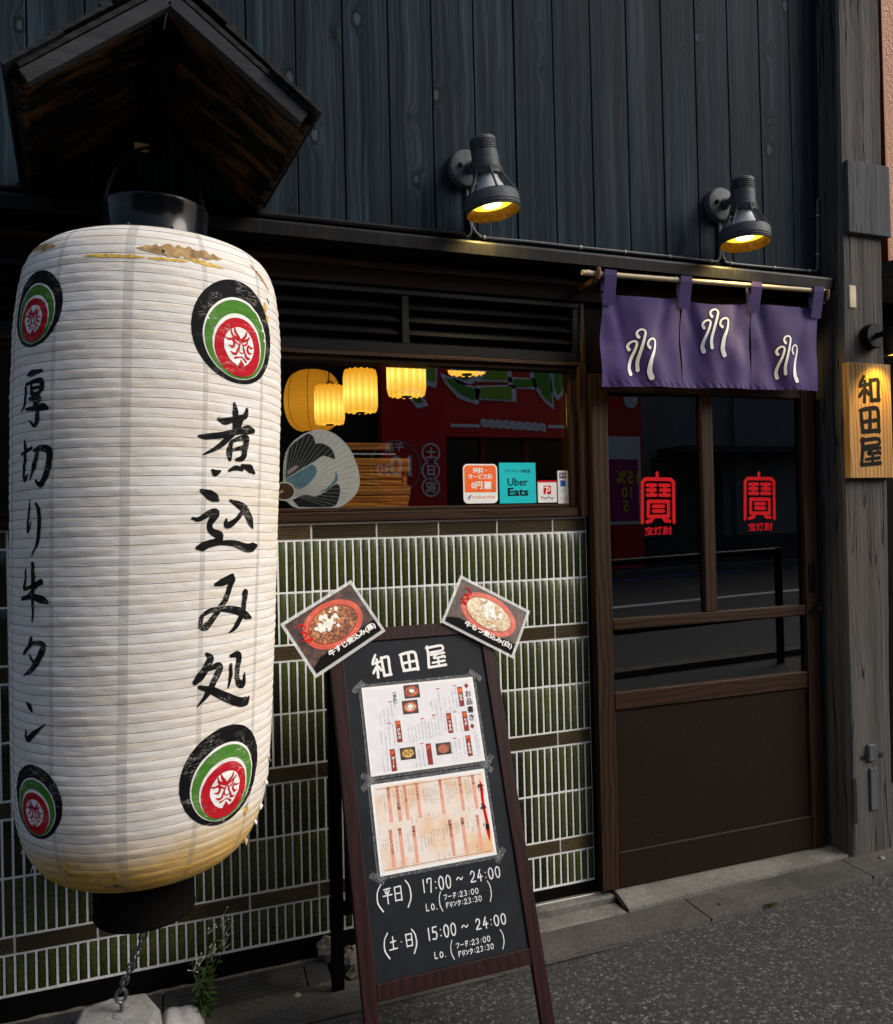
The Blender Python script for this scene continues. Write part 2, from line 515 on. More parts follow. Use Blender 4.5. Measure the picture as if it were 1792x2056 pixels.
def print_mat(name, col):
    """ink on the lantern paper, flaking in thin level cracks"""
    t = NT(name)
    v = t.obj()
    n = t.noise(t.vmath('MULTIPLY', v, (22, 22, 90)), 1.0, 4, 0.6, 1.0)
    m2 = t.noise(v, 18, 2)
    line = t.ramp(t.math('ABSOLUTE', t.math('SUBTRACT', n, 0.5)), [(0.0, 1.0), (0.014, 0.0)])
    fac = t.math('MULTIPLY', line, t.ramp(m2, [(0.50, 0.0), (0.60, 0.8)]))
    t.set('Base Color', t.mix(fac, col, (0.62, 0.58, 0.50)))
    t.set('Roughness', 0.75)
    t.set('Specular IOR Level', 0.12)
    t.bump(n, 0.4, 0.004)


print_mat('ink_black', (0.0045, 0.0045, 0.0055))
print_mat('ink_green', (0.060, 0.190, 0.025))
print_mat('ink_red', (0.42, 0.008, 0.018))
print_mat('ink_white', (0.76, 0.75, 0.73))
t = NT('seam_tape')
n = t.noise(t.vmath('MULTIPLY', t.obj(), (30, 30, 120)), 1.0, 4)
t.set('Base Color', t.ramp(n, [(0.35, (0.27, 0.285, 0.31)), (0.65, (0.46, 0.47, 0.485))]))
t.set('Roughness', 0.55)
t.set('Alpha', 0.22)
t.bump(n, 0.5, 0.004)

# food prints
def food(name, a, b, c, scale=34):
    t = NT(name)
    v = t.obj()
    n = t.noise(v, scale, 5, 0.7, 1.5)
    vo = t.voro(v, scale * 4.5, out='Color')
    sp = t.node('ShaderNodeSeparateColor')
    t.l.new(vo, sp.inputs[0])
    x = t.math('ADD', t.math('MULTIPLY', n, 0.8), t.math('MULTIPLY', sp.outputs[0], 0.2))
    t.set('Base Color', t.ramp(x, [(0.32, a), (0.5, b), (0.66, c)]))
    t.set('Roughness', 0.35)


food('food_dark', (0.03, 0.008, 0.003), (0.26, 0.070, 0.020), (0.66, 0.32, 0.12))
food('food_pale', (0.30, 0.14, 0.05), (0.62, 0.47, 0.28), (0.80, 0.72, 0.58))
food('food_onion', (0.55, 0.58, 0.45), (0.78, 0.79, 0.72), (0.88, 0.88, 0.86), 60)
food('food_pasta', (0.10, 0.04, 0.01), (0.60, 0.36, 0.06), (0.75, 0.62, 0.30), 60)
food('food_meat', (0.18, 0.02, 0.015), (0.50, 0.10, 0.07), (0.25, 0.30, 0.05), 60)
food('bowl_red', (0.50, 0.060, 0.025), (0.62, 0.090, 0.040), (0.72, 0.16, 0.09), 12)
food('table_brown', (0.018, 0.008, 0.006), (0.060, 0.026, 0.018), (0.12, 0.06, 0.045), 14)


def glass(name, f0=0.07, tint=(0.95, 0.96, 0.96)):
    """flat pane: mirror reflection over a clear view, Schlick weighted"""
    t = NT(name)
    lw = t.node('ShaderNodeLayerWeight')
    lw.inputs['Blend'].default_value = 0.5
    fac = t.math('ADD', f0, t.math('MULTIPLY', t.math('POWER', lw.outputs['Facing'], 5.0), 1 - f0))
    gl = t.node('ShaderNodeBsdfGlossy')
    gl.inputs['Roughness'].default_value = 0.0
    tp = t.node('ShaderNodeBsdfTransparent')
    tp.inputs[0].default_value = (*tint, 1)
    ms = t.node('ShaderNodeMixShader')
    t.l.new(fac, ms.inputs[0])
    t.l.new(tp.outputs[0], ms.inputs[1])
    t.l.new(gl.outputs[0], ms.inputs[2])
    t.l.new(ms.outputs[0], t.out.inputs[0])


glass('window_glass', 0.20)
glass('door_glass', 0.13, (0.6, 0.62, 0.62))
t = NT('laminate')
t.set('Base Color', (0.8, 0.82, 0.82, 1))
t.set('Roughness', 0.2)
t.set('Alpha', 0.42)
t = NT('tape_clear')
t.set('Base Color', (0.30, 0.31, 0.32, 1))
t.set('Roughness', 0.25)
n = t.noise(t.obj(), 120, 4, 0.7, 1.5)
t.set('Alpha', t.ramp(n, [(0.42, 0.05), (0.60, 0.55)]))


def lantern_glow(name, strength, cold, hot, pleat=True):
    t = NT(name)
    sep = t.node('ShaderNodeSeparateXYZ')
    t.l.new(t.tc.outputs['Generated'], sep.inputs[0])
    dz = t.math('ABSOLUTE', t.math('SUBTRACT', sep.outputs[2], 0.42))
    c = t.ramp(dz, [(0.03, hot), (0.22, tuple((a + b) / 2 for a, b in zip(hot, cold))), (0.5, cold)])
    if pleat:
        an = t.math('ARCTAN2', t.math('SUBTRACT', sep.outputs[1], 0.5), t.math('SUBTRACT', sep.outputs[0], 0.5))
        fold = t.math('SINE', t.math('MULTIPLY', an, 16.0))
    else:
        fold = t.math('SINE', t.math('MULTIPLY', sep.outputs[2], 125.0))
    c = t.mix(t.ramp(fold, [(0.0, 0.45), (0.5, 0.0)]), c, cold)
    t.set('Base Color', (0.3, 0.16, 0.03, 1))
    t.set('Emission Color', c)
    t.set('Emission Strength', strength)
    t.set('Roughness', 0.8)


lantern_glow('glow_pleat', 1.35, (0.60, 0.24, 0.010), (1.0, 0.80, 0.14))
lantern_glow('glow_round', 0.62, (0.55, 0.20, 0.008), (0.80, 0.34, 0.02), False)
t = NT('glow_lens')
t.set('Base Color', (0.4, 0.3, 0.05, 1))
t.set('Emission Color', (1.0, 0.70, 0.06, 1))
t.set('Emission Strength', 0.85)
t = NT('glow_core')
t.set('Base Color', (0.4, 0.3, 0.05, 1))
t.set('Emission Color', (1.0, 0.90, 0.50, 1))
t.set('Emission Strength', 2.6)
MM = MATS

# ------------------------------------------------------------------ mesh helpers
ORG = {}


def V(*a):
    return Vector(a)


class MB:
    def __init__(self):
        self.v = []
        self.f = []

    def add(self, vs, fs):
        o = len(self.v)
        self.v += [tuple(p) for p in vs]
        self.f += [tuple(i + o for i in f) for f in fs]
        return self

    def box(self, x0, x1, y0, y1, z0, z1, c=0.0):
        if c <= 0:
            vs = [(x, y, z) for x in (x0, x1) for y in (y0, y1) for z in (z0, z1)]
            return self.add(vs, [(0, 1, 3, 2), (4, 6, 7, 5), (0, 4, 5, 1), (2, 3, 7, 6), (0, 2, 6, 4), (1, 5, 7, 3)])
        X, Y, Z = (x0, x1), (y0, y1), (z0, z1)
        vs = []
        idx = {}
        for i in (0, 1):
            for j in (0, 1):
                for k in (0, 1):
                    sx, sy, sz = (1 if i == 0 else -1), (1 if j == 0 else -1), (1 if k == 0 else -1)
                    for a, d in (('x', (0, c * sy, c * sz)), ('y', (c * sx, 0, c * sz)), ('z', (c * sx, c * sy, 0))):
                        idx[i, j, k, a] = len(vs)
                        vs.append((X[i] + d[0], Y[j] + d[1], Z[k] + d[2]))
        fs = []
        g = lambda i, j, k, a: idx[i, j, k, a]
        fs.append([g(0, 0, 0, 'x'), g(0, 0, 1, 'x'), g(0, 1, 1, 'x'), g(0, 1, 0, 'x')])
        fs.append([g(1, 0, 0, 'x'), g(1, 1, 0, 'x'), g(1, 1, 1, 'x'), g(1, 0, 1, 'x')])
        fs.append([g(0, 0, 0, 'y'), g(1, 0, 0, 'y'), g(1, 0, 1, 'y'), g(0, 0, 1, 'y')])
        fs.append([g(0, 1, 0, 'y'), g(0, 1, 1, 'y'), g(1, 1, 1, 'y'), g(1, 1, 0, 'y')])
        fs.append([g(0, 0, 0, 'z'), g(0, 1, 0, 'z'), g(1, 1, 0, 'z'), g(1, 0, 0, 'z')])
        fs.append([g(0, 0, 1, 'z'), g(1, 0, 1, 'z'), g(1, 1, 1, 'z'), g(0, 1, 1, 'z')])
        for i in (0, 1):
            for j in (0, 1):
                fs.append([g(i, j, 0, 'x'), g(i, j, 1, 'x'), g(i, j, 1, 'y'), g(i, j, 0, 'y')])
        for i in (0, 1):
            for k in (0, 1):
                fs.append([g(i, 0, k, 'x'), g(i, 1, k, 'x'), g(i, 1, k, 'z'), g(i, 0, k, 'z')])
        for j in (0, 1):
            for k in (0, 1):
                fs.append([g(0, j, k, 'y'), g(1, j, k, 'y'), g(1, j, k, 'z'), g(0, j, k, 'z')])
        for i in (0, 1):
            for j in (0, 1):
                for k in (0, 1):
                    fs.append([g(i, j, k, 'x'), g(i, j, k, 'y'), g(i, j, k, 'z')])
        return self.add(vs, fs)

    def hexa(self, p):
        """8 corners: bottom 4 in order, top 4 in order"""
        return self.add(p, [(3, 2, 1, 0), (4, 5, 6, 7), (0, 1, 5, 4), (1, 2, 6, 5), (2, 3, 7, 6), (3, 0, 4, 7)])

    def tube(self, pts, rad, n=10, caps=True):
        pts = [Vector(p) for p in pts]
        rads = rad if isinstance(rad, (list, tuple)) else [rad] * len(pts)
        vs, fs = [], []
        nrm = None
        for i, p in enumerate(pts):
            d = (pts[min(i + 1, len(pts) - 1)] - pts[max(i - 1, 0)]).normalized()
            if nrm is None:
                a = Vector((0, 0, 1)) if abs(d.z) < 0.9 else Vector((1, 0, 0))
                nrm = d.cross(a).normalized()
            else:
                nrm = (nrm - d * nrm.dot(d)).normalized()
            b = d.cross(nrm)
            for k in range(n):
                t = 2 * math.pi * k / n
                vs.append(p + (nrm * math.cos(t) + b * math.sin(t)) * rads[i])
        for i in range(len(pts) - 1):
            for k in range(n):
                fs.append((i * n + k, i * n + (k + 1) % n, (i + 1) * n + (k + 1) % n, (i + 1) * n + k))
        if caps:
            fs.append(tuple(range(n))[::-1])
            fs.append(tuple((len(pts) - 1) * n + k for k in range(n)))
        return self.add(vs, fs)

    def lathe(self, prof, n=32, M=None, caps=False):
        """prof: list of (r, h) around local z; M: Matrix"""
        M = M or Matrix()
        vs, fs = [], []
        for r, h in prof:
            for k in range(n):
                t = 2 * math.pi * k / n
                vs.append(M @ Vector((r * math.cos(t), r * math.sin(t), h)))
        for i in range(len(prof) - 1):
            for k in range(n):
                fs.append((i * n + k, i * n + (k + 1) % n, (i + 1) * n + (k + 1) % n, (i + 1) * n + k))
        if caps:
            fs.append(tuple(range(n))[::-1])
            fs.append(tuple((len(prof) - 1) * n + k for k in range(n)))
        return self.add(vs, fs)

    def build(self, name, mat, parent=None, smooth=False, bevel=0.0):
        org = ORG.get(parent.name, Vector()) if parent else Vector()
        me = bpy.data.meshes.new(name)
        me.from_pydata([(p[0] - org.x, p[1] - org.y, p[2] - org.z) for p in self.v], [], self.f)
        me.materials.append(MM[mat])
        if smooth:
            me.polygons.foreach_set('use_smooth', [True] * len(me.polygons))
            me.set_sharp_from_angle(angle=R(40))
        me.update()
        o = bpy.data.objects.new(name, me)
        COL.objects.link(o)
        if parent:
            o.parent = parent
        ORG[o.name] = org
        if bevel:
            m = o.modifiers.new('bevel', 'BEVEL')
            m.width = bevel
            m.segments = 2
            m.limit_method = 'ANGLE'
        return o


def tag(o, label, cat, group=None, kind=None):
    if label:
        o['label'] = label
    if cat:
        o['category'] = cat
    if group:
        o['group'] = group
    if kind:
        o['kind'] = kind
    return o


def thing(name, loc, label, cat, group=None):
    o = bpy.data.objects.new(name, None)
    o.empty_display_size = 0.05
    COL.objects.link(o)
    o.location = loc
    ORG[o.name] = Vector(loc)
    return tag(o, label, cat, group)


def solo(mb, name, mat, label, cat, loc, smooth=False, bevel=0.0, group=None):
    """a thing that is one mesh, its origin at loc"""
    e = Vector(loc)
    mb.v = [(p[0] - e.x, p[1] - e.y, p[2] - e.z) for p in mb.v]
    o = mb.build(name, mat, None, smooth, bevel)
    o.location = e
    ORG[o.name] = e
    return tag(o, label, cat, group)


def struct(mb, name, mat):
    o = mb.build(name, mat)
    o['kind'] = 'structure'
    return o


def bx(name, mat, parent, x0, x1, y0, y1, z0, z1, c=0.002):
    return MB().box(x0, x1, y0, y1, z0, z1, c).build(name, mat, parent)


# ---- flat drawing: a plane map (u, v, off) -> world
def plane_map(O, ex, ey, n):
    O, ex, ey, n = Vector(O), Vector(ex), Vector(ey), Vector(n)
    return lambda u, v, off=0.0: O + ex * u + ey * v + n * off


def poly(mb, mp, pts, off):
    vs = [mp(u, v, off) for u, v in pts]
    mb.add(vs, [tuple(range(len(vs)))])
    return mb


def rect(mb, mp, u0, u1, v0, v1, off):
    return poly(mb, mp, [(u0, v0), (u1, v0), (u1, v1), (u0, v1)], off)


def rrect_pts(u0, u1, v0, v1, r, n=6):
    out = []
    for cx, cy, a0 in ((u1 - r, v0 + r, -90), (u1 - r, v1 - r, 0), (u0 + r, v1 - r, 90), (u0 + r, v0 + r, 180)):
        for i in range(n + 1):
            a = R(a0 + 90 * i / n)
            out.append((cx + r * math.cos(a), cy + r * math.sin(a)))
    return out


def disc_pts(cu, cv, ru, rv=None, n=28, rot=0.0):
    rv = rv or ru
    out = []
    for i in range(n):
        a = 2 * math.pi * i / n
        x, y = ru * math.cos(a), rv * math.sin(a)
        out.append((cu + x * math.cos(rot) - y * math.sin(rot), cv + x * math.sin(rot) + y * math.cos(rot)))
    return out


def ring(mb, mp, cu, cv, ro, ri, off, n=28):
    vs = [mp(cu + r * math.cos(2 * math.pi * i / n), cv + r * math.sin(2 * math.pi * i / n), off) for r in (ro, ri) for i in range(n)]
    mb.add(vs, [(i, (i + 1) % n, n + (i + 1) % n, n + i) for i in range(n)])


def catmull(pts, step, smooth=True):
    pts = [np.array(p, float) for p in pts]
    if len(pts) == 2 or not smooth:
        out = []
        for a, b in zip(pts[:-1], pts[1:]):
            m = max(1, int(np.linalg.norm((b - a)[:2]) / step))
            out += [a + (b - a) * i / m for i in range(m)]
        return out + [pts[-1]]
    ext = [2 * pts[0] - pts[1]] + pts + [2 * pts[-1] - pts[-2]]
    out = []
    for i in range(1, len(ext) - 2):
        p0, p1, p2, p3 = ext[i - 1:i + 3]
        m = max(2, int(np.linalg.norm((p2 - p1)[:2]) / step))
        for j in range(m):
            s = j / m
            q = 0.5 * (2 * p1 + (p2 - p0) * s + (2 * p0 - 5 * p1 + 4 * p2 - p3) * s * s + (3 * p1 - p0 - 3 * p2 + p3) * s ** 3)
            q[2] = p1[2] + (p2[2] - p1[2]) * s
            out.append(q)
    return out + [pts[-1]]


def ribbon(mb, pts, mp, off, step=0.004, across=2, smooth=True, round_ends=True):
    """brush stroke: pts (u, v, width) in metres on the map mp"""
    q = catmull(pts, step, smooth)
    if round_ends:
        a, b = q[0], q[-1]
        d0 = a[:2] - q[1][:2]
        d1 = b[:2] - q[-2][:2]
        d0 = d0 / (np.linalg.norm(d0) + 1e-9)
        d1 = d1 / (np.linalg.norm(d1) + 1e-9)
        e0 = [np.array([*(a[:2] + d0 * a[2] * 0.5 * s), a[2] * w]) for s, w in ((0.95, 0.3), (0.75, 0.66), (0.4, 0.92))]
        e1 = [np.array([*(b[:2] + d1 * b[2] * 0.5 * s), b[2] * w]) for s, w in ((0.4, 0.92), (0.75, 0.66), (0.95, 0.3))]
        q = e0 + q + e1
    vs, fs = [], []
    m = across + 1
    for i, p in enumerate(q):
        d = q[min(i + 1, len(q) - 1)][:2] - q[max(i - 1, 0)][:2]
        d = d / (np.linalg.norm(d) + 1e-9)
        nx, ny = -d[1], d[0]
        for k in range(m):
            s = (k / across - 0.5) * p[2]
            vs.append(mp(p[0] + nx * s, p[1] + ny * s, off))
    for i in range(len(q) - 1):
        for k in range(across):
            fs.append((i * m + k, (i + 1) * m + k, (i + 1) * m + k + 1, i * m + k + 1))
    mb.add(vs, fs)


def geo_stroke(mb, pts, w, mp, off):
    """even-width stroke with round joints"""
    for j, (a, b) in enumerate(zip(pts[:-1], pts[1:])):
        ribbon(mb, [(*a, w), (*b, w)], mp, off + j * 0.00003, step=1, across=1, smooth=False)


_dg = None


def text_mesh(s, size, bold=0.0, cx=True):
    """returns (verts2d, faces) centred on 0,0 when cx"""
    cu = bpy.data.curves.new('tmp', 'FONT')
    cu.body = s
    cu.size = size
    cu.offset = bold * size
    cu.resolution_u = 2
    if cx:
        cu.align_x = 'CENTER'
    cu.align_y = 'CENTER'
    ob = bpy.data.objects.new('tmp', cu)
    COL.objects.link(ob)
    dg = bpy.context.evaluated_depsgraph_get()
    me = bpy.data.meshes.new_from_object(ob.evaluated_get(dg))
    vs = [(v.co.x, v.co.y) for v in me.vertices]
    fs = [tuple(p.vertices) for p in me.polygons]
    bpy.data.objects.remove(ob)
    bpy.data.meshes.remove(me)
    bpy.data.curves.remove(cu)
    return vs, fs


def text_on(mb, mp, s, size, cu, cv, off, bold=0.0, width=None, rot=0.0, sx=1.0):
    vs, fs = text_mesh(s, size, bold)
    if not vs:
        return
    xs = [p[0] for p in vs]
    ys = [p[1] for p in vs]
    mx, my = (min(xs) + max(xs)) / 2, (min(ys) + max(ys)) / 2
    k = sx
    if width:
        k = width / (max(xs) - min(xs))
    ca, sa = math.cos(rot), math.sin(rot)
    out = []
    for x, y in vs:
        x, y = (x - mx) * k, (y - my)
        out.append(mp(cu + x * ca - y * sa, cv + x * sa + y * ca, off))
    mb.add(out, fs)


def vtext_on(mb, mp, s, size, cu, vtop, off, bold=0.0, pitch=1.05):
    for i, ch in enumerate(s):
        rot = R(-90) if ch == 'ー' else 0.0
        text_on(mb, mp, ch, size, cu, vtop - size * (0.5 + i * pitch), off, bold, rot=rot)


# ================================================================== ground
def G(x):
    return -0.012 + 0.024 * max(-12.0, min(12.0, x))


xs = [-120, -12, -3, -1.5, 0, 1.5, 3, 12, 120]
ys = [-150, -40, -20, -11.4, -3.62, -0.325, -0.1, 2, 60]
mb = MB()
mb.add([(x, y, G(x) - 0.004) for y in ys for x in xs], [(j * 9 + i, j * 9 + i + 1, j * 9 + i + 10, j * 9 + i + 9) for j in range(8) for i in range(8)])
struct(mb, 'ground', 'asphalt')


def strip(name, mat, y0, y1, dz, h, x0=-40, x1=40):
    m = MB()
    n = 16
    for i in range(n):
        a, b = x0 + (x1 - x0) * i / n, x0 + (x1 - x0) * (i + 1) / n
        m.add([(a, y0, G(a) + dz), (b, y0, G(b) + dz), (b, y1, G(b) + dz), (a, y1, G(a) + dz),
               (a, y0, G(a) + dz - h), (b, y0, G(b) + dz - h), (b, y1, G(b) + dz - h), (a, y1, G(a) + dz - h)],
              [(0, 1, 2, 3), (4, 5, 1, 0), (7, 3, 2, 6)])
    return struct(m, name, mat)


strip('kerb', 'concrete_sill', -3.66, -3.50, 0.05, 0.09)
strip('road_line', 'shop_white', -7.85, -7.65, 0.004, 0.004)
strip('road_line', 'blue_print', -11.55, -11.35, 0.004, 0.004)
strip('far_kerb', 'concrete_sill', -12.2, -12.0, 0.12, 0.15)

gut = struct(MB().add([(-40, -0.322, G(-40) + 0.0), (40, -0.322, G(40) + 0.0), (40, -0.13, G(40) + 0.0), (-40, -0.13, G(-40) + 0.0)], [(0, 1, 2, 3)]), 'gutter', 'concrete_gutter')
joints = [-3.4, -2.62, -1.83, -1.03, -0.27, 0.45, 1.24, 2.0, 2.8, 3.6]
for a, b in zip(joints[:-1], joints[1:]):
    a += 0.003
    b -= 0.003
    mb = MB()
    e = [random.uniform(-0.006, 0.006) for _ in range(8)]
    top = 0.009
    n = 8
    vs, fs = [], []
    for i in range(n + 1):
        x = a + (b - a) * i / n
        yo = -0.318 + random.uniform(-0.006, 0.006)
        yi = -0.152 + random.uniform(-0.003, 0.003)
        vs += [(x, yo, G(x) - 0.01), (x, yo + 0.004, G(x) + top), (x, yi - 0.003, G(x) + top + 0.003), (x, yi, G(x) - 0.01)]
    for i in range(n):
        for k in range(3):
            fs.append((i * 4 + k, i * 4 + 4 + k, i * 4 + 5 + k, i * 4 + 1 + k))
    fs += [(0, 1, 2, 3), (n * 4 + 3, n * 4 + 2, n * 4 + 1, n * 4)]
    mb.add(vs, fs)
    mb.build('slab', 'concrete_gutter', gut)

# ================================================================== the shop building
B = thing('shop_building', (0, 0, 0), 'dark timber izakaya front with black plank upper wall and green tiled lower wall', 'building')
XL = -2.9
bx('upper_wall', 'black_wood', B, XL, 1.62, 0.0, 0.30, 2.34, 5.6, 0)
# planks, 0.1655 m each
for i in range(26):
    x0 = 1.348 - 0.1655 * (i + 1)
    if x0 < XL:
        break
    m = MB().box(x0 + 0.0018, x0 + 0.1655 - 0.0018, -0.05 + random.uniform(-0.0015, 0.0015), -0.002, 2.50, 4.9, 0.0025)
    m.build('plank', 'plank', B)
# the old nail plate patch on one plank
# eave flashing
eave = MB()
eave.add([(XL, -0.05, 2.535), (1.345, -0.05, 2.535), (1.345, -0.13, 2.505), (XL, -0.13, 2.505), (XL, -0.132, 2.497), (1.345, -0.132, 2.497),
          (1.345, -0.128, 2.458), (XL, -0.128, 2.458), (XL, -0.02, 2.456), (1.345, -0.02, 2.456)],
         [(0, 3, 2, 1), (3, 4, 5, 2), (4, 7, 6, 5), (7, 8, 9, 6), (1, 2, 5, 6, 9), (0, 8, 7, 4, 3)])
eave.build('eave_flashing', 'flashing', B)
bx('lintel_beam', 'dark_beam', B, XL, 1.30, -0.034, 0.10, 2.345, 2.456, 0.003)
bx('ceiling_trim', 'brown_wood_h', B, XL, 0.145, -0.040, -0.034, 2.405, 2.430, 0.002)
# louvre
lou = MB().box(XL, 0.12, 0.03, 0.05, 2.125, 2.345).build('louvre', 'black_wood', B)
for nm, x0, x1, z0, z1 in (('frame', XL, 0.13, 2.322, 2.344), ('frame', XL, 0.13, 2.108, 2.146)):
    bx(nm, 'black_metal', lou, x0, x1, -0.022, 0.028, z0, z1)
for xc in (-2.25, -1.4, -0.585, 0.115):
    bx('mullion', 'black_metal', lou, xc - 0.014, xc + 0.014, -0.018, 0.029, 2.1465, 2.3215)
for x0, x1 in ((-2.234, -1.416), (-1.384, -0.601), (-0.569, 0.099)):
    for k in range(4):
        z = 2.305 - k * 0.047
        MB().hexa([(x0, -0.012, z - 0.030), (x1, -0.012, z - 0.030), (x1, -0.009, z - 0.034), (x0, -0.009, z - 0.034),
                   (x0, 0.022, z + 0.006), (x1, 0.022, z + 0.006), (x1, 0.026, z + 0.002), (x0, 0.026, z + 0.002)]).build('slat', 'black_metal', lou)
# window
win = MB().box(XL, 0.148, -0.030, 0.09, 2.092, 2.107, 0.002).build('window', 'brown_wood_h', B)
bx('head_rail', 'brown_wood_h', win, XL, 0.0815, -0.012, 0.07, 2.074, 2.0915)
bx('side_stile', 'brown_wood', win, 0.0820, 0.110, -0.012, 0.07, 1.541, 2.0915, 0.003)
bx('side_post', 'brown_wood', win, 0.1105, 0.148, -0.033, 0.09, 1.504, 2.0915, 0.003)
bx('jamb_upper', 'brown_wood', win, 0.131, 0.148, -0.026, 0.09, 2.1075, 2.3445, 0.003)
bx('bottom_rail', 'brown_wood_h', win, XL, 0.0815, -0.004, 0.07, 1.541, 1.556, 0.003)
bx('sill', 'brown_wood_h', win, XL, 0.110, -0.020, 0.09, 1.504, 1.5405, 0.004)
bx('mullion', 'brown_wood', win, -1.25, -1.20, -0.002, 0.06, 1.5565, 2.0735, 0.003)
for a, b in ((XL, -1.2505), (-1.1995, 0.0815)):
    MB().box(a, b, 0.014, 0.0175, 1.556, 2.074).build('pane', 'window_glass', win)
# ---------------- tile wall
P8 = 0.0294
WR, NR = 0.0555, 0.1794
TW = MB().box(XL, 0.1465, 0.0, 0.12, 0.074, 1.5035).build('tile_wall', 'grout', B)
TW['label'] = 'green glazed tile wall with white joints'
GR = 0.0070


def narrow_mesh(h):
    m = MB()
    w = P8 - GR
    prof = [(-w / 2, 0.0), (-w / 2, -0.0006), (-w / 2 + 0.0030, -0.0014), (-w / 5, -0.0026), (w / 5, -0.0026), (w / 2 - 0.0030, -0.0014), (w / 2, -0.0006), (w / 2, 0.0)]
    n = len(prof)
    vs = []
    for s in (-1, 1):
        vs += [(x, y, s * (h / 2 - (0.0 if y > -0.001 else 0.0030))) for x, y in prof]
    fs = [(i, i + 1, n + i + 1, n + i) for i in range(n - 1)]
    fs += [tuple(range(n))[::-1], tuple(range(n, 2 * n))]
    me = bpy.data.meshes.new('tile')
    m.add(vs, fs)
    me.from_pydata(m.v, [], [tuple(reversed(f)) for f in fs])
    me.materials.append(MM['tile_glaze'])
    me.polygons.foreach_set('use_smooth', [True] * len(me.polygons))
    me.set_sharp_from_angle(angle=R(50))
    return me


def border_mesh(w):
    h = WR - GR
    m = MB()
    m.box(-w / 2, w / 2, -0.0010, 0.0, -h / 2, h / 2, 0.0003)
    for k in range(7):
        z = -h / 2 + h * (k + 0.5) / 7
        e = h / 7 * 0.40
        m.add([(s * w / 2 * 0.997, y, z + dz) for s in (-1, 1) for y, dz in ((-0.001, -e), (-0.0036, -e * 0.45), (-0.0036, e * 0.45), (-0.001, e))],
              [(0, 4, 5, 1), (1, 5, 6, 2), (2, 6, 7, 3), (0, 1, 2, 3), (7, 6, 5, 4)])
    me = bpy.data.meshes.new('border_tile')
    me.from_pydata(m.v, [], m.f)
    me.materials.append(MM['border_glaze'])
    return me


rows = []
z = 1.5
for r in range(4):
    rows.append(('b', z - WR, z))
    z -= WR
    for _ in range(2):
        z0 = z - NR
        if z0 < 0.074:
            z0 = 0.080
        if z - z0 > 0.05:
            rows.append(('n', z0, z))
        z = z - NR
full = narrow_mesh(NR - GR)
cut = None
cand = []
for kind, z0, z1 in rows:
    if kind == 'n':
        h = z1 - z0 - GR
        if abs(h - (NR - GR)) < 1e-4:
            me = full
        else:
            cut = cut or narrow_mesh(h)
            me = cut
        for c in range(-97, 5):
            x = (c + 0.5) * P8
            if x < XL + 0.02:
                continue
            zc = (z0 + z1) / 2
            # rough visibility past the lantern, the menu board and the frame edge
            lan = -1.90 < x < -1.06 and 0.42 + 0.12 * abs(x + 1.48) < zc
            brd = (-0.94 + (1.05 - zc) * 0.16) < x < (-0.27 + (1.05 - zc) * 0.22) and zc < 1.05
            cand.append((0 if (lan or brd or x < -1.99) else 1, x, zc, me))
cand.sort(key=lambda q: (-q[0], abs(q[1] + 0.4)))
rest = MB()
for i, (vis, x, zc, me) in enumerate(cand):
    if i < 300:
        o = bpy.data.objects.new('tile', me)
        COL.objects.link(o)
        o.parent = TW
        o.location = (x, random.uniform(-0.0006, 0.0004), zc)
        o.rotation_euler = (random.uniform(-0.006, 0.006), 0, random.uniform(-0.01, 0.01))
    else:
        vv = [(v.co.x + x, v.co.y, v.co.z + zc) for v in me.vertices]
        rest.add(vv, [tuple(p.vertices) for p in me.polygons])
ro = rest.build('tile_field', 'tile_glaze', TW, smooth=True)
ro['kind'] = 'stuff'
bm_full = border_mesh(8 * P8 - GR)
bm_end = border_mesh(0.1465 - GR)
for j, (kind, z0, z1) in enumerate(rows):
    if kind == 'b':
        for c in range(-96, 8, 8):
            me, xc = bm_full, (c + 4) * P8
            if c == 0:
                me, xc = bm_end, 0.1465 / 2
            if xc < XL + 0.1:
                continue
            o = bpy.data.objects.new('border_tile', me)
            COL.objects.link(o)
            o.parent = TW
            o.location = (xc, random.uniform(-0.0005, 0.0003), (z0 + z1) / 2)
# base below the tiles and the stepped plinth
bx('base_strip', 'black_wood', B, XL, -0.82, -0.004, 0.12, -0.12, 0.0738, 0.002)
bx('base_strip', 'black_wood', B, -0.82, 0.147, -0.003, 0.12, 0.030, 0.0738, 0.002)
pl = bx('plinth', 'concrete_sill', B, -0.80, 0.205, -0.062, 0.12, -0.10, 0.0295, 0.006)
bx('metal_edge', 'alu', pl, -0.80, 0.16, -0.030, -0.024, 0.0296, 0.036, 0.001)
bx('plinth_step', 'concrete_sill', pl, -0.79, 0.20, -0.148, -0.0625, -0.10, 0.004, 0.006)
# door sill wedge
sl = MB()
vs = []
n = 10
for i in range(n + 1):
    x = 0.206 + (1.36 - 0.206) * i / n
    j = random.uniform(-0.003, 0.003)
    vs += [(x, -0.02, 0.0405), (x, -0.068 + j * 0.4, 0.0395), (x, -0.146 + j, G(x) + 0.020), (x, -0.150 + j, G(x) - 0.02)]
vs[1 * 4 - 2] = vs[2]
sl.add(vs, [(i * 4 + k, i * 4 + 4 + k, i * 4 + 5 + k, i * 4 + 1 + k) for i in range(n) for k in range(3)] + [(0, 1, 2, 3), (n * 4 + 3, n * 4 + 2, n * 4 + 1, n * 4)])
sl.build('door_sill', 'concrete_sill', B)

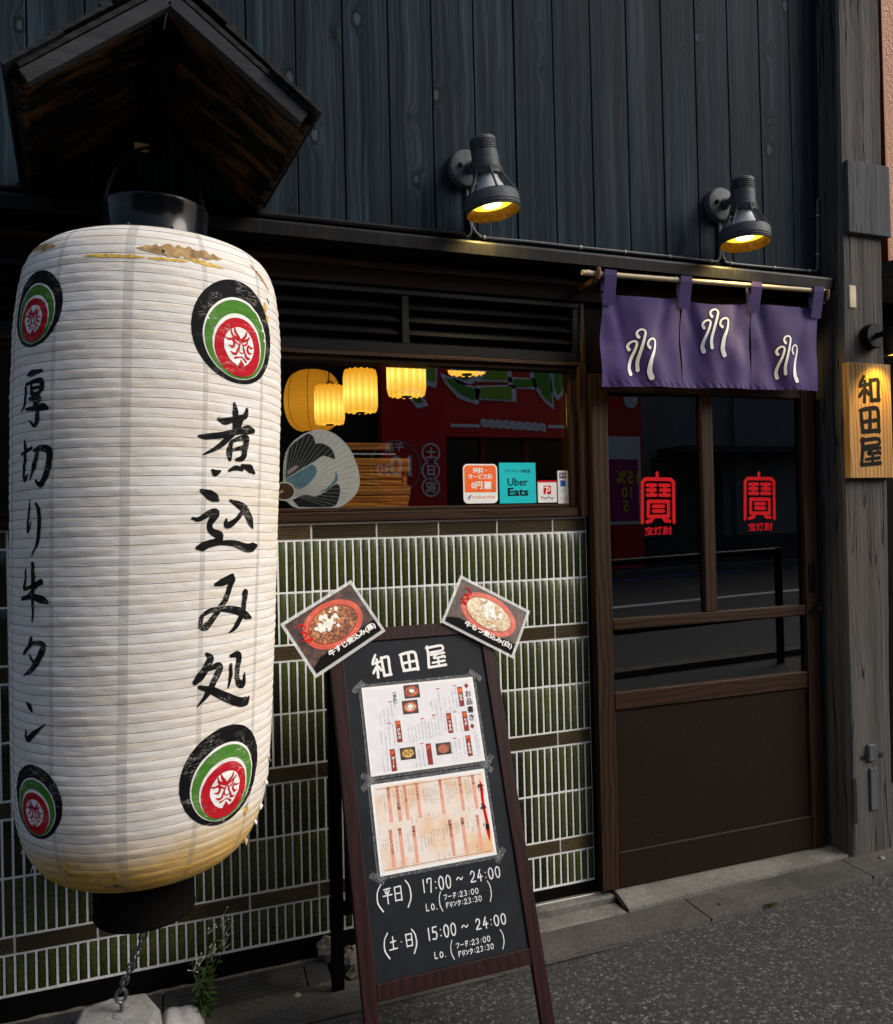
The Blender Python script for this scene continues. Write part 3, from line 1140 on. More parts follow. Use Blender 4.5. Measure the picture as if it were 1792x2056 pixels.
# ---------------- door
D = MB().box(0.150, 0.226, -0.055, -0.018, 0.046, 2.06, 0.003).build('door', 'brown_wood', B)
D['label'] = 'brown timber sliding door with three glass panes'
bx('stile', 'brown_wood', D, 1.190, 1.262, -0.055, -0.018, 0.046, 2.06, 0.003)
bx('top_rail', 'brown_wood_h', D, 0.2265, 1.1895, -0.052, -0.018, 1.992, 2.06, 0.003)
bx('mid_rail', 'brown_wood_h', D, 0.2265, 1.1895, -0.053, -0.018, 1.053, 1.098, 0.004)
bx('mullion', 'brown_wood', D, 0.668, 0.728, -0.051, -0.018, 1.0985, 1.9915, 0.004)
bx('lower_rail', 'brown_wood_h', D, 0.2265, 1.1895, -0.053, -0.018, 0.739, 0.810, 0.004)
bx('bottom_rail', 'panel_wood', D, 0.2265, 1.1895, -0.052, -0.018, 0.046, 0.186, 0.004)
bx('panel', 'panel_wood', D, 0.2265, 1.1895, -0.043, -0.022, 0.1865, 0.7385, 0)
for x0, x1, z0, z1 in ((0.2265, 0.6675, 1.0985, 1.9915), (0.7285, 1.1895, 1.0985, 1.9915), (0.2265, 1.1895, 0.8105, 1.0525)):
    MB().box(x0, x1, -0.0335, -0.030, z0, z1).build('pane', 'door_glass', D)
lk = bx('lock_plate', 'black_metal', D, 1.205, 1.240, -0.0575, -0.0552, 1.15, 1.28, 0.0008)
hd = MB()
hd.lathe([(0.0, 0.03), (0.012, 0.03), (0.014, 0.022), (0.007, 0.016), (0.007, 0.0)], 14, Matrix.Translation((1.232, -0.0555, 1.085)) @ Matrix.Rotation(R(90), 4, 'X'))
hd.build('knob', 'black_gloss', D, smooth=True)
bx('transom', 'black_wood', B, 0.150, 1.262, -0.010, 0.02, 2.0605, 2.3445, 0.002)
bx('door_jamb', 'dark_beam', B, 1.2625, 1.2995, -0.020, 0.10, 0.03, 2.344, 0.002)
bx('door_jamb', 'black_wood', B, 0.1485, 0.160, -0.0175, 0.10, 0.036, 2.06, 0.001)
# ---------------- interior shell
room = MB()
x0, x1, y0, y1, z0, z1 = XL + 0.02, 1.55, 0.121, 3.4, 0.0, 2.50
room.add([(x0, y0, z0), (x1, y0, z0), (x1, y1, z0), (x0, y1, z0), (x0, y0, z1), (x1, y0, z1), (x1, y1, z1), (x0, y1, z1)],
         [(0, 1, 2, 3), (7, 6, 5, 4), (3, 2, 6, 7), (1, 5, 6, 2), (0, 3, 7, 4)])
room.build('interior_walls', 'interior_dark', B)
bx('back_wall', 'black_wood', B, XL, 1.62, 3.45, 3.6, -0.3, 5.6, 0)
bx('side_wall', 'black_wood', B, XL - 0.14, XL, -0.02, 3.6, -0.3, 5.6, 0)
bx('roof_slab', 'black_wood', B, XL - 0.14, 1.62, -0.02, 3.6, 5.6, 5.75, 0)
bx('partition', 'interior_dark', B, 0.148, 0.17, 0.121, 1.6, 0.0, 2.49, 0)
# ---------------- corner post
pm = MB()
n = 46
for i in range(n + 1):
    z = -0.02 + (4.9 + 0.02) * i / n
    k = z / 3.75
    xl = 1.293 + 0.050 * k + 0.004 * math.sin(z * 2.1) + random.uniform(-0.0015, 0.0015)
    xr = 1.535 + 0.058 * k + 0.006 * math.sin(z * 1.3 + 1) + random.uniform(-0.0015, 0.0015)
    yf = -0.160 + 0.004 * math.sin(z * 1.7)
    xb = 1.290 + 0.050 * k
    c = 0.012 + 0.004 * math.sin(z * 3.3)
    pm.v += [(xb, 0.02, z), (xl - 0.002, yf + c, z), (xl + c, yf, z), (xr - c, yf, z), (xr, yf + c, z), (xr, 0.02, z)]
for i in range(n):
    for k in range(5):
        pm.f.append((i * 6 + k, i * 6 + k + 1, i * 6 + 7 + k, i * 6 + 6 + k))
pm.f += [(5, 4, 3, 2, 1, 0), tuple(n * 6 + k for k in range(6))]
post = pm.build('corner_post', 'old_post', B)
post['label'] = 'weathered grey timber corner post'
bx('patch_board', 'old_board', post, 1.350, 1.590, -0.186, -0.160, 2.690, 3.00, 0.003)
bx('patch_block', 'rod_wood', post, 1.360, 1.402, -0.168, -0.150, 2.37, 2.47, 0.004)
bx('inlay', 'old_board', post, 1.395, 1.440, -0.172, -0.155, 0.425, 0.497, 0.004)
bx('inlay', 'old_board', post, 1.405, 1.447, -0.167, -0.155, 0.215, 0.395, 0.003)
for x in (1.358, 1.462):
    bx('mortise', 'lamp_slot', post, x, x + 0.028, -0.1575, -0.150, 0.430, 0.452, 0)
bx('mortise', 'lamp_slot', post, 1.312, 1.332, -0.161, -0.12, 0.17, 0.36, 0)

# ================================================================== neighbouring building on the right
NB = thing('neighbour_building', (3.6, 0.1, 0), 'salmon pink stucco building beyond the weathered corner post', 'building')
bx('wall', 'stucco', NB, 1.905, 7.0, 0.10, 4.0, 2.70, 6.4, 0)
bx('ledge', 'concrete_sill', NB, 1.89, 7.0, 0.06, 4.0, 2.62, 2.6995, 0.004)
bx('shop_recess', 'black_wood', NB, 1.64, 7.0, 0.45, 4.0, -0.2, 2.6195, 0)
bx('corner_trim', 'trim_orange', NB, 1.888, 1.9045, 0.09, 0.16, 2.70, 6.4, 0.002)

# ================================================================== big paper lantern
LZ = [.582, .586, .594, .608, .628, .655, .69, .735, .80, .9, 1.17, 1.585, 1.86, 2.02, 2.12, 2.17, 2.21, 2.236, 2.254, 2.265, 2.271, 2.275]
LR = [.130, .175, .206, .234, .259, .281, .299, .313, .324, .331, .338, .345, .348, .345, .336, .327, .311, .287, .255, .217, .180, .142]
_zz = np.linspace(.582, 2.275, 900)
_rr = np.interp(_zz, LZ, LR)
_ker = np.hanning(25)
_ker /= _ker.sum()
_rs = np.convolve(np.pad(_rr, 12, mode='edge'), _ker, 'valid')
RIB = 0.0232


def lan_wave(th, z):
    return 0.0028 * math.sin(th * 2.0 + z * 3.1) + 0.0010 * math.sin(th * 5.0 + 5.0 * z + 1.0)


def lan_r(th, z):
    r = float(np.interp(z, _zz, _rs))
    p = (z + lan_wave(th, z)) / RIB
    i = math.floor(p)
    f = p - i
    amp = 0.0011 + 0.0005 * math.sin(i * 2.7 + th * 3.0)
    # paper panel between two ribs: bulges, sagging a little towards its lower rib
    b = 1 - (2 * f ** 1.25 - 1) ** 2
    k = min(1.0, r / 0.30)
    wr = 0.0003 * math.sin(th * 37 + i * 1.9) * b + 0.0006 * math.sin(th * 11 + i * 0.7) * b
    return r + (amp * b + wr) * k


def lan_pt(th, z, off=0.0):
    r = lan_r(th, z) + off
    return Vector((-1.495 + (z - .5) * 0.0328 + r * math.sin(th), -0.42 - r * math.cos(th), z))


L = thing('paper_lantern', (-1.495, -0.42, 0.40), 'giant white paper lantern with black brush characters and round crests hanging under small roof', 'lantern')
NTH, NZ = 264, 640
vs = []
for j in range(NZ + 1):
    z = .582 + (2.275 - .582) * j / NZ
    for i in range(NTH):
        vs.append(lan_pt(2 * math.pi * i / NTH, z))
fs = [(j * NTH + i, j * NTH + (i + 1) % NTH, (j + 1) * NTH + (i + 1) % NTH, (j + 1) * NTH + i) for j in range(NZ) for i in range(NTH)]
m = MB()
m.v = [tuple(p) for p in vs]
m.f = fs
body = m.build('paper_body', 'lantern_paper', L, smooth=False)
body.data.polygons.foreach_set('use_smooth', [True] * len(body.data.polygons))
# bamboo hoops under the paper, showing as thin lines
m = MB()
for k in range(24, 100):
    loop = []
    for i in range(120):
        th = 2 * math.pi * i / 120
        z = k * RIB
        for _ in range(3):
            z = k * RIB - lan_wave(th, z)
        if .585 < z < 2.273:
            loop.append((th, z))
    if len(loop) < 120:
        continue
    o = len(m.v)
    for th, z in loop:
        for dr, dz in ((0.0010, 0.0), (-0.001, 0.0013), (-0.001, -0.0013)):
            m.v.append(tuple(lan_pt(th, z, dr) + Vector((0, 0, dz))))
    for i in range(120):
        a, b = o + 3 * i, o + 3 * ((i + 1) % 120)
        for q in range(3):
            m.f.append((a + q, b + q, b + (q + 1) % 3, a + (q + 1) % 3))
flat('hoop', (0.11, 0.10, 0.098), 0.8)
h = m.build('hoops', 'hoop', body)
h['kind'] = 'stuff'


def lan_patch(mb, f_edge, off, nr=44, n=72):
    """closed outline f_edge(t)->(th,z) about its centre f_edge(None)"""
    c = f_edge(None)
    rings = []
    for r in range(nr + 1):
        s = r / nr
        for i in range(n):
            e = f_edge(i / n)
            rings.append(lan_pt(c[0] + (e[0] - c[0]) * s, c[1] + (e[1] - c[1]) * s, off))
    o = len(mb.v)
    mb.v += [tuple(p) for p in rings]
    for r in range(nr):
        for i in range(n):
            mb.f.append((o + r * n + i, o + r * n + (i + 1) % n, o + (r + 1) * n + (i + 1) % n, o + (r + 1) * n + i))


def circ(th0, z0, rad, rl, sy=1.0):
    def f(t):
        if t is None:
            return (th0, z0)
        a = 2 * math.pi * t
        return (th0 + rad * math.cos(a) / rl, z0 + rad * math.sin(a) * sy)
    return f


# face paint of the crest, in units of the crest radius (traced strokes x, y, w)
FX, FY, FS = 1015, 1325, 745.0
FACE = [[(935, 1075, 14), (950, 1130, 26), (985, 1185, 30), (1022, 1240, 26)], [(1112, 1100, 14), (1095, 1160, 26), (1055, 1210, 26), (1028, 1240, 20)],
        [(890, 1110, 14), (905, 1170, 20), (955, 1215, 26), (1000, 1245, 20)], [(1158, 1160, 12), (1130, 1200, 22), (1070, 1235, 22), (1040, 1245, 18)],
        [(905, 1180, 12), (930, 1250, 18), (990, 1300, 14)], [(1140, 1190, 10), (1110, 1270, 18), (1060, 1300, 14)],
        [(1024, 1235, 20), (1005, 1300, 14), (990, 1350, 18), (970, 1400, 20)], [(1035, 1240, 14), (1050, 1300, 14), (1068, 1360, 18), (1085, 1410, 20)],
        [(815, 1220, 6), (845, 1245, 18), (905, 1240, 22), (930, 1290, 22), (910, 1345, 26), (860, 1330, 6)],
        [(1222, 1300, 6), (1180, 1310, 18), (1135, 1290, 18), (1125, 1350, 24), (1150, 1395, 24), (1195, 1385, 6)],
        [(970, 1390, 18), (960, 1430, 22), (920, 1440, 22), (880, 1410, 6)], [(1085, 1400, 18), (1095, 1450, 22), (1130, 1475, 22), (1165, 1465, 6)],
        [(945, 1495, 20), (990, 1480, 10), (1030, 1470, 10), (1065, 1490, 10), (1098, 1525, 22)], [(1000, 1350, 8), (1000, 1395, 10), (1035, 1415, 10), (1068, 1395, 10), (1068, 1350, 8)],
        [(1028, 1525, 16), (1030, 1575, 60)]]


def crest(th_deg, z0, rad):
    th0 = R(th_deg)
    rl = float(np.interp(z0, _zz, _rs))
    c0 = MB()
    lan_patch(c0, circ(th0, z0, rad, rl), 0.0008)
    e = c0.build('crest', 'ink_black', L, smooth=True)
    for nm, mat, rr, dy, off in (('rim_line', 'ink_white', 0.785, -0.13, 0.0013), ('green_disc', 'ink_green', 0.755, -0.15, 0.0017), ('white_disc', 'ink_white', 0.60, -0.255, 0.0021),
                                 ('red_disc', 'ink_red', 0.565, -0.300, 0.0025)):
        q = MB()
        lan_patch(q, circ(th0, z0 + dy * rad, rr * rad, rl), off, 36)
        q.build(nm, mat, e, smooth=True)

    def egg(t):
        cz = z0 - 0.29 * rad
        if t is None:
            return (th0, cz)
        a = 2 * math.pi * t
        k = 1.0 - 0.14 * max(0, -math.sin(a))
        return (th0 + 0.37 * rad * math.cos(a) * k / rl, cz + 0.372 * rad * math.sin(a))
    q = MB()
    lan_patch(q, egg, 0.0029, 24, 56)
    q.build('face_disc', 'ink_white', e, smooth=True)
    q = MB()
    mp = lambda u, v, off: lan_pt(th0 + u / rl, z0 + v, off)
    for i, st in enumerate(FACE):
        ribbon(q, [((x - FX) / 580.0 * rad * 0.985, (FY - 215 - y) / FS * rad + 0.0 * rad, w * 1.7 / FS * rad) for x, y, w in st], mp, 0.0034 + 0.00004 * i, step=0.0025, across=3)
    q.build('face_paint', 'ink_red', e, smooth=True)
    return e


crest(36.6, 1.995, 0.133)
crest(34.6, 0.877, 0.124)
crest(-51.4, 2.039, 0.094)
crest(-49.8, 0.852, 0.090)

# brush characters: strokes (x, y, width) read off the photograph, with the map to angle and height
KJ = [
 ((-88.5137, 88.4451, 2.4611, 2.2676, 0.0315, -0.435), [[(1354,1150,14),(1360,1200,28),(1358,1260,26),(1352,1312,22)],[(1432,1180,16),(1425,1212,26),(1402,1240,12)],[(1266,1240,12),(1300,1253,28),(1360,1236,20),(1428,1216,16)],[(1172,1336,10),(1200,1340,22),(1290,1330,24),(1380,1308,26),(1440,1298,36),(1478,1304,20)],[(1400,1235,18),(1375,1285,24),(1330,1335,24),(1265,1398,20),(1190,1440,6)],[(1332,1378,18),(1322,1430,26),(1327,1472,14)],[(1338,1368,14),(1390,1347,20),(1428,1352,30),(1420,1400,28),(1402,1462,26),(1362,1474,12)],[(1338,1418,12),(1404,1402,18)],[(1232,1530,10),(1248,1546,28),(1270,1538,10)],[(1320,1536,10),(1358,1521,20),(1398,1532,14)],[(1396,1508,12),(1450,1528,34),(1480,1552,14)]]),
 ((-85.7654, 89.2927, 3.9925, 1.613, -0.0139, -0.43), [[(1180,14,14),(1215,35,36),(1246,54,34),(1260,68,12)],[(1135,172,10),(1165,177,18),(1215,142,24),(1246,140,34),(1232,170,30),(1216,206,22),(1222,242,24),(1262,270,34),(1268,292,18)],[(1272,292,16),(1222,310,24),(1178,332,34),(1154,338,16)],[(1175,332,22),(1262,314,16),(1340,316,24),(1420,344,34),(1470,340,36),(1496,334,16)],[(1324,64,8),(1370,86,26),(1412,112,36),(1442,160,36),(1460,202,26),(1470,226,8)],[(1392,138,18),(1362,174,20),(1322,206,26),(1300,208,22),(1300,178,10)]]),
 ((-88.4526, 90.1378, 4.4963, 1.6756, -0.0595, -0.4355), [[(1250,556,14),(1282,544,28),(1340,516,34),(1346,516,28),(1330,560,24),(1305,630,24),(1270,690,24),(1232,750,22),(1196,796,30),(1172,800,18),(1170,770,16),(1182,735,16),(1222,706,18),(1290,695,22),(1370,706,32),(1430,735,30),(1462,748,10)],[(1425,600,32),(1415,650,26),(1404,710,26),(1380,760,26),(1346,810,18),(1316,832,5)]]),
 ((-90.0759, 89.7896, 5.6811, 1.7236, -0.0933, -0.4387), [[(1203,960,12),(1220,986,30),(1196,1040,30),(1166,1090,34),(1142,1122,22)],[(1212,1046,14),(1255,1024,26),(1266,1042,30),(1236,1110,26),(1195,1190,22),(1145,1260,5)],[(1160,1150,14),(1220,1166,28),(1300,1206,34),(1380,1236,36),(1430,1230,36),(1447,1214,16)],[(1330,1020,16),(1328,1080,18),(1312,1148,8)],[(1335,966,14),(1370,956,26),(1386,972,28),(1372,1040,24),(1369,1100,24),(1386,1130,30),(1410,1124,30),(1421,1066,8)]]),
 ((-73.6047, 114.8998, 0.6675, 2.2972, -0.0651, -0.4155), [[(164,980,10),(192,972,26),(242,957,12)],[(158,1032,12),(152,1100,18),(142,1160,14),(118,1196,4)],[(160,1036,12),(200,1021,16),(240,1016,22),(246,1050,22),(230,1086,16)],[(190,1032,12),(189,1086,18)],[(194,1060,12),(236,1051,12)],[(192,1092,12),(234,1086,14)],[(178,1122,12),(215,1115,24),(236,1120,18),(206,1150,16)],[(206,1140,16),(222,1190,22),(220,1240,24),(204,1274,16),(175,1246,5)],[(154,1181,10),(200,1175,18),(250,1165,28),(273,1172,12)]]),
 ((-74.3746, 111.9437, 1.4885, 2.2907, -0.0357, -0.4147), [[(144,1360,8),(152,1400,20),(150,1470,20),(140,1540,18),(146,1590,22),(168,1556,5)],[(124,1442,10),(156,1425,16),(192,1404,12)],[(204,1420,12),(240,1406,22),(280,1420,30),(282,1480,28),(266,1560,28),(240,1616,24),(212,1590,6)],[(222,1436,20),(206,1510,24),(178,1592,6)]]),
 ((-71.6643, 112.1635, -0.0591, 1.6043, -0.0113, -0.4123), [[(178,64,5),(172,120,14),(165,190,14),(166,248,14),(184,190,5)],[(214,85,12),(228,130,20),(229,220,20),(220,310,16),(189,389,4)]]),
 ((-72.2528, 115.097, -0.1831, 1.5996, 0.0215, -0.4153), [[(154,468,10),(150,530,16),(140,576,16),(178,570,14),(242,540,22)],[(128,635,16),(190,625,20),(240,640,30),(272,656,16)],[(196,435,18),(198,520,24),(196,640,18),(195,766,8)],[(216,566,12),(160,626,8)]]),
 ((-71.5042, 116.7705, -1.1176, 1.5954, 0.046, -0.4149), [[(186,868,18),(180,902,22),(138,956,12)],[(188,892,14),(236,895,18),(250,922,28),(220,1000,28),(186,1050,22),(138,1084,4)],[(172,958,6),(206,1006,18)]]),
 ((-70.398, 113.2656, -1.4033, 1.5913, 0.0647, -0.4144), [[(154,1236,6),(180,1260,22),(191,1286,12)],[(150,1398,8),(165,1450,24),(200,1422,24),(264,1363,3)]]),
]
for (a0, a1, a2, b0, b1, b2), strokes in KJ:
    q = MB()
    rl = 0.345
    mp = lambda u, v, off: lan_pt(u / rl, v, off)
    for i, st in enumerate(strokes):
        ribbon(q, [(R(a0 + a1 * x / 1000 + a2 * y / 1000) * rl, b0 + b1 * x / 1000 + b2 * y / 1000, w * 0.00068) for x, y, w in st], mp, 0.0011 + 0.00006 * i, step=0.0032, across=7)
    q.build('character', 'ink_black', L, smooth=True)
# vertical seam tapes
for k in range(12):
    th = R(-9.3 + 30 * k)
    w = 0.023 if k == 0 else 0.013
    q = MB()
    zt = np.arange(.590, 2.268, .0046)
    for z in zt:
        rl = max(0.12, float(np.interp(z, _zz, _rs)))
        for s in (-1, -0.33, 0.33, 1):
            q.v.append(tuple(lan_pt(th + s * w / 2 / rl, z, 0.0005)))
    for j in range(len(zt) - 1):
        for i in range(3):
            q.f.append((j * 4 + i, j * 4 + i + 1, j * 4 + i + 5, j * 4 + i + 4))
    q.build('seam_tape', 'seam_tape', L, smooth=True)


# tears showing the yellowed lining; black ones are dark openings painted on
def tear(th0, th1, z0, z1, h, mat, k):
    q = MB()
    n = 24
    rng = random.Random(k)
    for i in range(n + 1):
        s = i / n
        th = R(th0 + (th1 - th0) * s)
        z = z0 + (z1 - z0) * s
        e = h * math.sin(math.pi * s) ** 0.6
        a, b = e * rng.uniform(0.12, 0.62), e * rng.uniform(0.30, 0.62)
        q.v.append(tuple(lan_pt(th, z + a, 0.0011)))
        q.v.append(tuple(lan_pt(th, z, 0.0011)))
        q.v.append(tuple(lan_pt(th, z - b, 0.0011)))
    for i in range(n):
        for j in range(2):
            q.f.append((i * 3 + j, i * 3 + j + 3, i * 3 + j + 4, i * 3 + j + 1))
    q.build('tear', mat, L)


for k, (a, b, z0, z1, hh, mt) in enumerate(((-7, 30, 2.172, 2.176, 0.032, 'tan_paper'), (-28, -3, 2.152, 2.148, 0.012, 'yellow_paper'), (-3, 14, 2.147, 2.150, 0.010, 'yellow_paper'),
                                          (-68, -44, 2.212, 2.190, 0.022, 'tan_paper'), (47, 62, 2.19, 2.14, 0.014, 'tan_paper'), (54, 57, 2.085, 2.085, 0.03, 'yellow_paper'), (55, 58, 2.055, 2.055, 0.022, 'yellow_paper'),
                                          (-38, -34, .700, .700, 0.05, 'yellow_paper'), (-36, -20, .680, .662, 0.018, 'yellow_paper'), (-17, -10, .675, .675, 0.028, 'yellow_paper'),
                                          (18, 22, .66, .66, 0.02, 'yellow_paper'), (-20, -9, .640, .635, 0.012, 'tan_paper'), (48, 52, .76, .76, 0.03, 'yellow_paper'), (21, 30, 2.02, 1.995, 0.004, 'yellow_paper'), (3.0, 4.4, 2.170, 2.170, 0.024, 'lamp_slot'), (-13, 0, 2.262, 2.262, 0.008, 'lamp_slot'), (58, 60, 2.115, 2.10, 0.012, 'lamp_slot'), (-15, -12, .64, .64, 0.012, 'lamp_slot'), (12, 30, 2.158, 2.150, 0.012, 'yellow_paper'))):
    tear(a, b, z0, z1, hh, mt, k)
# loose paper shreds
rng = random.Random(3)
for th, z in ((-72, .70), (-68, .66), (-64, .63), (70, .80), (68, .74), (66, .70), (72, .86), (62, .66)):
    p = lan_pt(R(th), z, 0.001)
    dr = Vector((math.sin(R(th)), -math.cos(R(th)), 0))
    tn = Vector((math.cos(R(th)), math.sin(R(th)), 0))
    s = rng.uniform(0.008, 0.014)
    q = MB()
    a, b = p - tn * s * 0.5, p + tn * s * 0.5
    c = p + dr * rng.uniform(0.002, 0.007) + Vector((0, 0, -s * rng.uniform(0.8, 1.5))) + tn * rng.uniform(-0.01, 0.01)
    d = p + dr * 0.006 + Vector((0, 0, -s * 0.5)) + tn * s * 0.3
    th_ = dr * 0.0008
    q.add([a, b, d, c, a + th_, b + th_, d + th_, c + th_], [(0, 1, 2, 3), (7, 6, 5, 4), (0, 4, 5, 1), (1, 5, 6, 2), (2, 6, 7, 3), (3, 7, 4, 0)])
    q.build('paper_shred', rng.choice(['yellow_paper', 'tan_paper', 'paper_white']), L)
# lacquered rings
AX = -1.495 + (2.35 - .5) * 0.0328
q = MB()
q.lathe([(0.128, 2.266), (0.142, 2.268), (0.1445, 2.283), (0.142, 2.291), (0.142, 2.362), (0.1445, 2.369), (0.1445, 2.382), (0.138, 2.386), (0.130, 2.382), (0.128, 2.266)], 64, Matrix.Translation((AX, -0.42, 0)))
tr_ = q.build('top_ring', 'black_gloss', L, smooth=True)
q = MB()
for k in range(8):
    a = 2 * math.pi * k / 8 + 0.3
    q.lathe([(0.0, 0.004), (0.003, 0.003), (0.004, 0.0)], 8, Matrix.Translation((AX + 0.143 * math.sin(a), -0.42 - 0.143 * math.cos(a), 2.298)) @ Matrix.Rotation(a, 4, 'Z') @ Matrix.Rotation(R(90), 4, 'X'))
q.build('ring_nails', 'steel', tr_, smooth=True)
AB = -1.495 + (.44 - .5) * 0.0328
q = MB()
q.lathe([(0.120, .590), (0.131, .590), (0.133, .582), (0.131, .574), (0.131, .468), (0.133, .461), (0.130, .455), (0.0, .455)], 64, Matrix.Translation((AB, -0.42, 0)))
q.build('bottom_ring', 'black_wood', L, smooth=True)
# bail from the ring to the roof beam
q = MB()
pts = []
for i in range(17):
    a = math.pi * i / 16
    pts.append((AX + 0.132 * math.cos(a), -0.42, 2.36 + 0.20 * math.sin(a)))
q.tube(pts, 0.007, 8)
q.build('bail', 'black_metal', L, smooth=True)

# ---------------- little gable roof above the lantern
RF = thing('lantern_roof', (-1.44, -0.05, 2.58), 'small gabled timber roof with scorched underside sheltering the big paper lantern', 'roof')
FC = Vector((-1.394, -0.696, 0))
bvec = Vector((-0.0906, 1.0, 0))


def rp(u, v, w):
    p = FC + Vector((u, 0, 0)) + bvec * v
    return Vector((p.x, p.y, 2.540 + w))


HW, RISE = 0.338, 0.258
sl_len = math.hypot(HW, RISE)


def slope_board(side, s0, s1, v0, v1, w0, thick):
    """s along the slope from eave (0) to ridge (1)"""
    nu, nw = side * RISE / sl_len, HW / sl_len
    c = []
    for dw in (w0, w0 + thick):
        for s, v in ((s0, v0), (s1, v0), (s1, v1), (s0, v1)):
            c.append(rp(side * HW * (1 - s) + nu * dw, v, RISE * s + nw * dw))
    if side < 0:
        c = [c[i] for i in (3, 2, 1, 0, 7, 6, 5, 4)]
    return MB().hexa(c)


for side in (-1, 1):
    for k in range(4):
        v0 = 0.0 + k * 0.160
        slope_board(side, 0.0, 1.0, v0, v0 + 0.157, random.uniform(0, 0.004), 0.018).build('sheathing_board', 'scorched', RF)
    slope_board(side, -0.006, 0.030, 0.0, 0.64, -0.010, 0.0095).build('eave_strip', 'scorched', RF)
    slope_board(side, 0.045, 1.0, -0.028, -0.001, -0.012, 0.034).build('barge_board', 'barge_wood', RF, bevel=0.002)
    slope_board(side, 0.06, 1.0, -0.030, 0.64, 0.0245, 0.012).build('roof_board', 'shingle_wood', RF)
    for a, b, w in ((-0.015, 0.36, 0.037), (0.30, 0.70, 0.046), (0.64, 1.03, 0.055)):
        slope_board(side, a, b, -0.045 + 0.012 * (a > 0), 0.64, w, 0.009).build('shingle', 'shingle_wood', RF)
m = MB()
m.hexa([rp(-0.03, 0.06, 0.17), rp(0.03, 0.06, 0.17), rp(0.03, 0.645, 0.17), rp(-0.03, 0.645, 0.17), rp(-0.03, 0.06, 0.235), rp(0.03, 0.06, 0.235), rp(0.03, 0.645, 0.235), rp(-0.03, 0.645, 0.235)])
m.build('ridge_beam', 'black_wood', RF)
m = MB()
m.tube([(AX, -0.42, 2.775), (AX, -0.42, 2.60)], 0.010, 8)
m.build('hanger', 'black_metal', RF, smooth=True)
bx('paper_tag', 'tan_paper', RF, AX - 0.050, AX - 0.012, -0.425, -0.423, 2.545, 2.57, 0)
m = MB()
m.box(AX - 0.012, AX + 0.02, -0.44, -0.40, 2.54, 2.60)
m.build('hanger_block', 'black_wood', RF)

# ---------------- chain, weight, bag, weed
W0 = Vector((-1.572, -0.215, 0))
wt = thing('concrete_weight', (W0.x, W0.y, -0.05), 'pale concrete block with steel eye bolt holding the lantern chain', 'weight')
m = MB()
n = 9
top = []
for lay, (zz_, sc_) in enumerate(((-0.055, 1.0), (-0.005, 1.0), (0.058, 0.93), (0.068, 0.84))):
    for (x, y) in ((-0.13, -0.10), (-0.02, -0.125), (0.09, -0.10), (0.115, -0.01), (0.075, 0.085), (-0.04, 0.095), (-0.125, 0.06), (-0.145, -0.03)):
        jx = (random.random() - 0.5) * 0.006
        m.v.append((W0.x + x * sc_ + jx, W0.y + y * sc_ + jx, zz_ + (random.random() - 0.5) * 0.003 * lay + (0.010 if y > 0.05 and lay > 1 else 0)))
for l in range(3):
    for i in range(8):
        m.f.append((l * 8 + i, l * 8 + (i + 1) % 8, l * 8 + 8 + (i + 1) % 8, l * 8 + 8 + i))
m.f.append(tuple(24 + i for i in range(8)))
wb = m.build('block', 'concrete_block', wt, smooth=True, bevel=0.004)
m = MB()
m.lathe([(0.034, 0.066), (0.031, 0.073), (0.024, 0.076), (0.0, 0.077)], 20, Matrix.Translation((W0.x + 0.005, W0.y, 0)))
m.build('mortar_collar', 'concrete_block', wt, smooth=True)
eye = [(W0.x, W0.y, 0.07), (W0.x, W0.y, 0.105)] + [(W0.x + 0.014 * math.sin(a), W0.y + 0.004 * math.sin(a), 0.124 - 0.019 * math.cos(a)) for a in [R(x) for x in range(20, 361, 20)]]
MB().tube(eye, 0.0055, 8).build('eye_bolt', 'steel', wt, smooth=True)
ch = thing('steel_chain', (-1.54, -0.30, 0.10), 'steel chain running from lantern base down to the concrete weight', 'chain')
c0, c1 = Vector((AB + 0.015, -0.42, 0.445)), Vector((W0.x - 0.002, W0.y, 0.142))
nl = 10
dirv = (c1 - c0).normalized()
side = dirv.cross(Vector((0, 1, 0))).normalized()
for k in range(nl):
    big_ = k >= nl - 2
    cpos = c0 + (c1 - c0) * ((k + 0.5) / nl) + Vector((0, 0, -0.012 * math.sin(math.pi * (k + 0.5) / nl)))
    ll = (c1 - c0).length / nl * 0.74
    wv = side if k % 2 == 0 else dirv.cross(side).normalized()
    wd = 0.0095
    loop = []
    for i in range(15):
        a = 2 * math.pi * i / 14
        loop.append(cpos + wv * wd * math.cos(a) + dirv * (ll * 0.55 * math.sin(a) + math.copysign(ll * 0.22, math.sin(a)) * (abs(math.sin(a)) > 0.05)))
    MB().tube(loop, 0.0031 if not big_ else 0.0040, 6, caps=False).build('link', 'steel', ch, smooth=True)

bag = MB()
rng = random.Random(5)
nu, nv = 30, 14
for j in range(nv + 1):
    for i in range(nu + 1):
        u, v_ = i / nu, j / nv
        x = -1.470 + u * 0.135
        y = -0.265 + v_ * 0.165 - u * 0.03
        hgt = 0.052 * (1 - abs(2 * u - 1) ** 6) * (1 - abs(2 * v_ - 1) ** 6)
        zz_ = -0.035 + hgt + 0.0045 * math.sin(v_ * 42 + 2.2 * math.sin(u * 5)) * (hgt > 0.01)
        bag.v.append((x, y, zz_))
for j in range(nv):
    for i in range(nu):
        a = j * (nu + 1) + i
        bag.f.append((a, a + 1, a + nu + 2, a + nu + 1))
solo(bag, 'plastic_bag', 'bag_white', 'crumpled white plastic bag lying beside the concrete weight', 'bag', (-1.40, -0.20, -0.04), smooth=True)

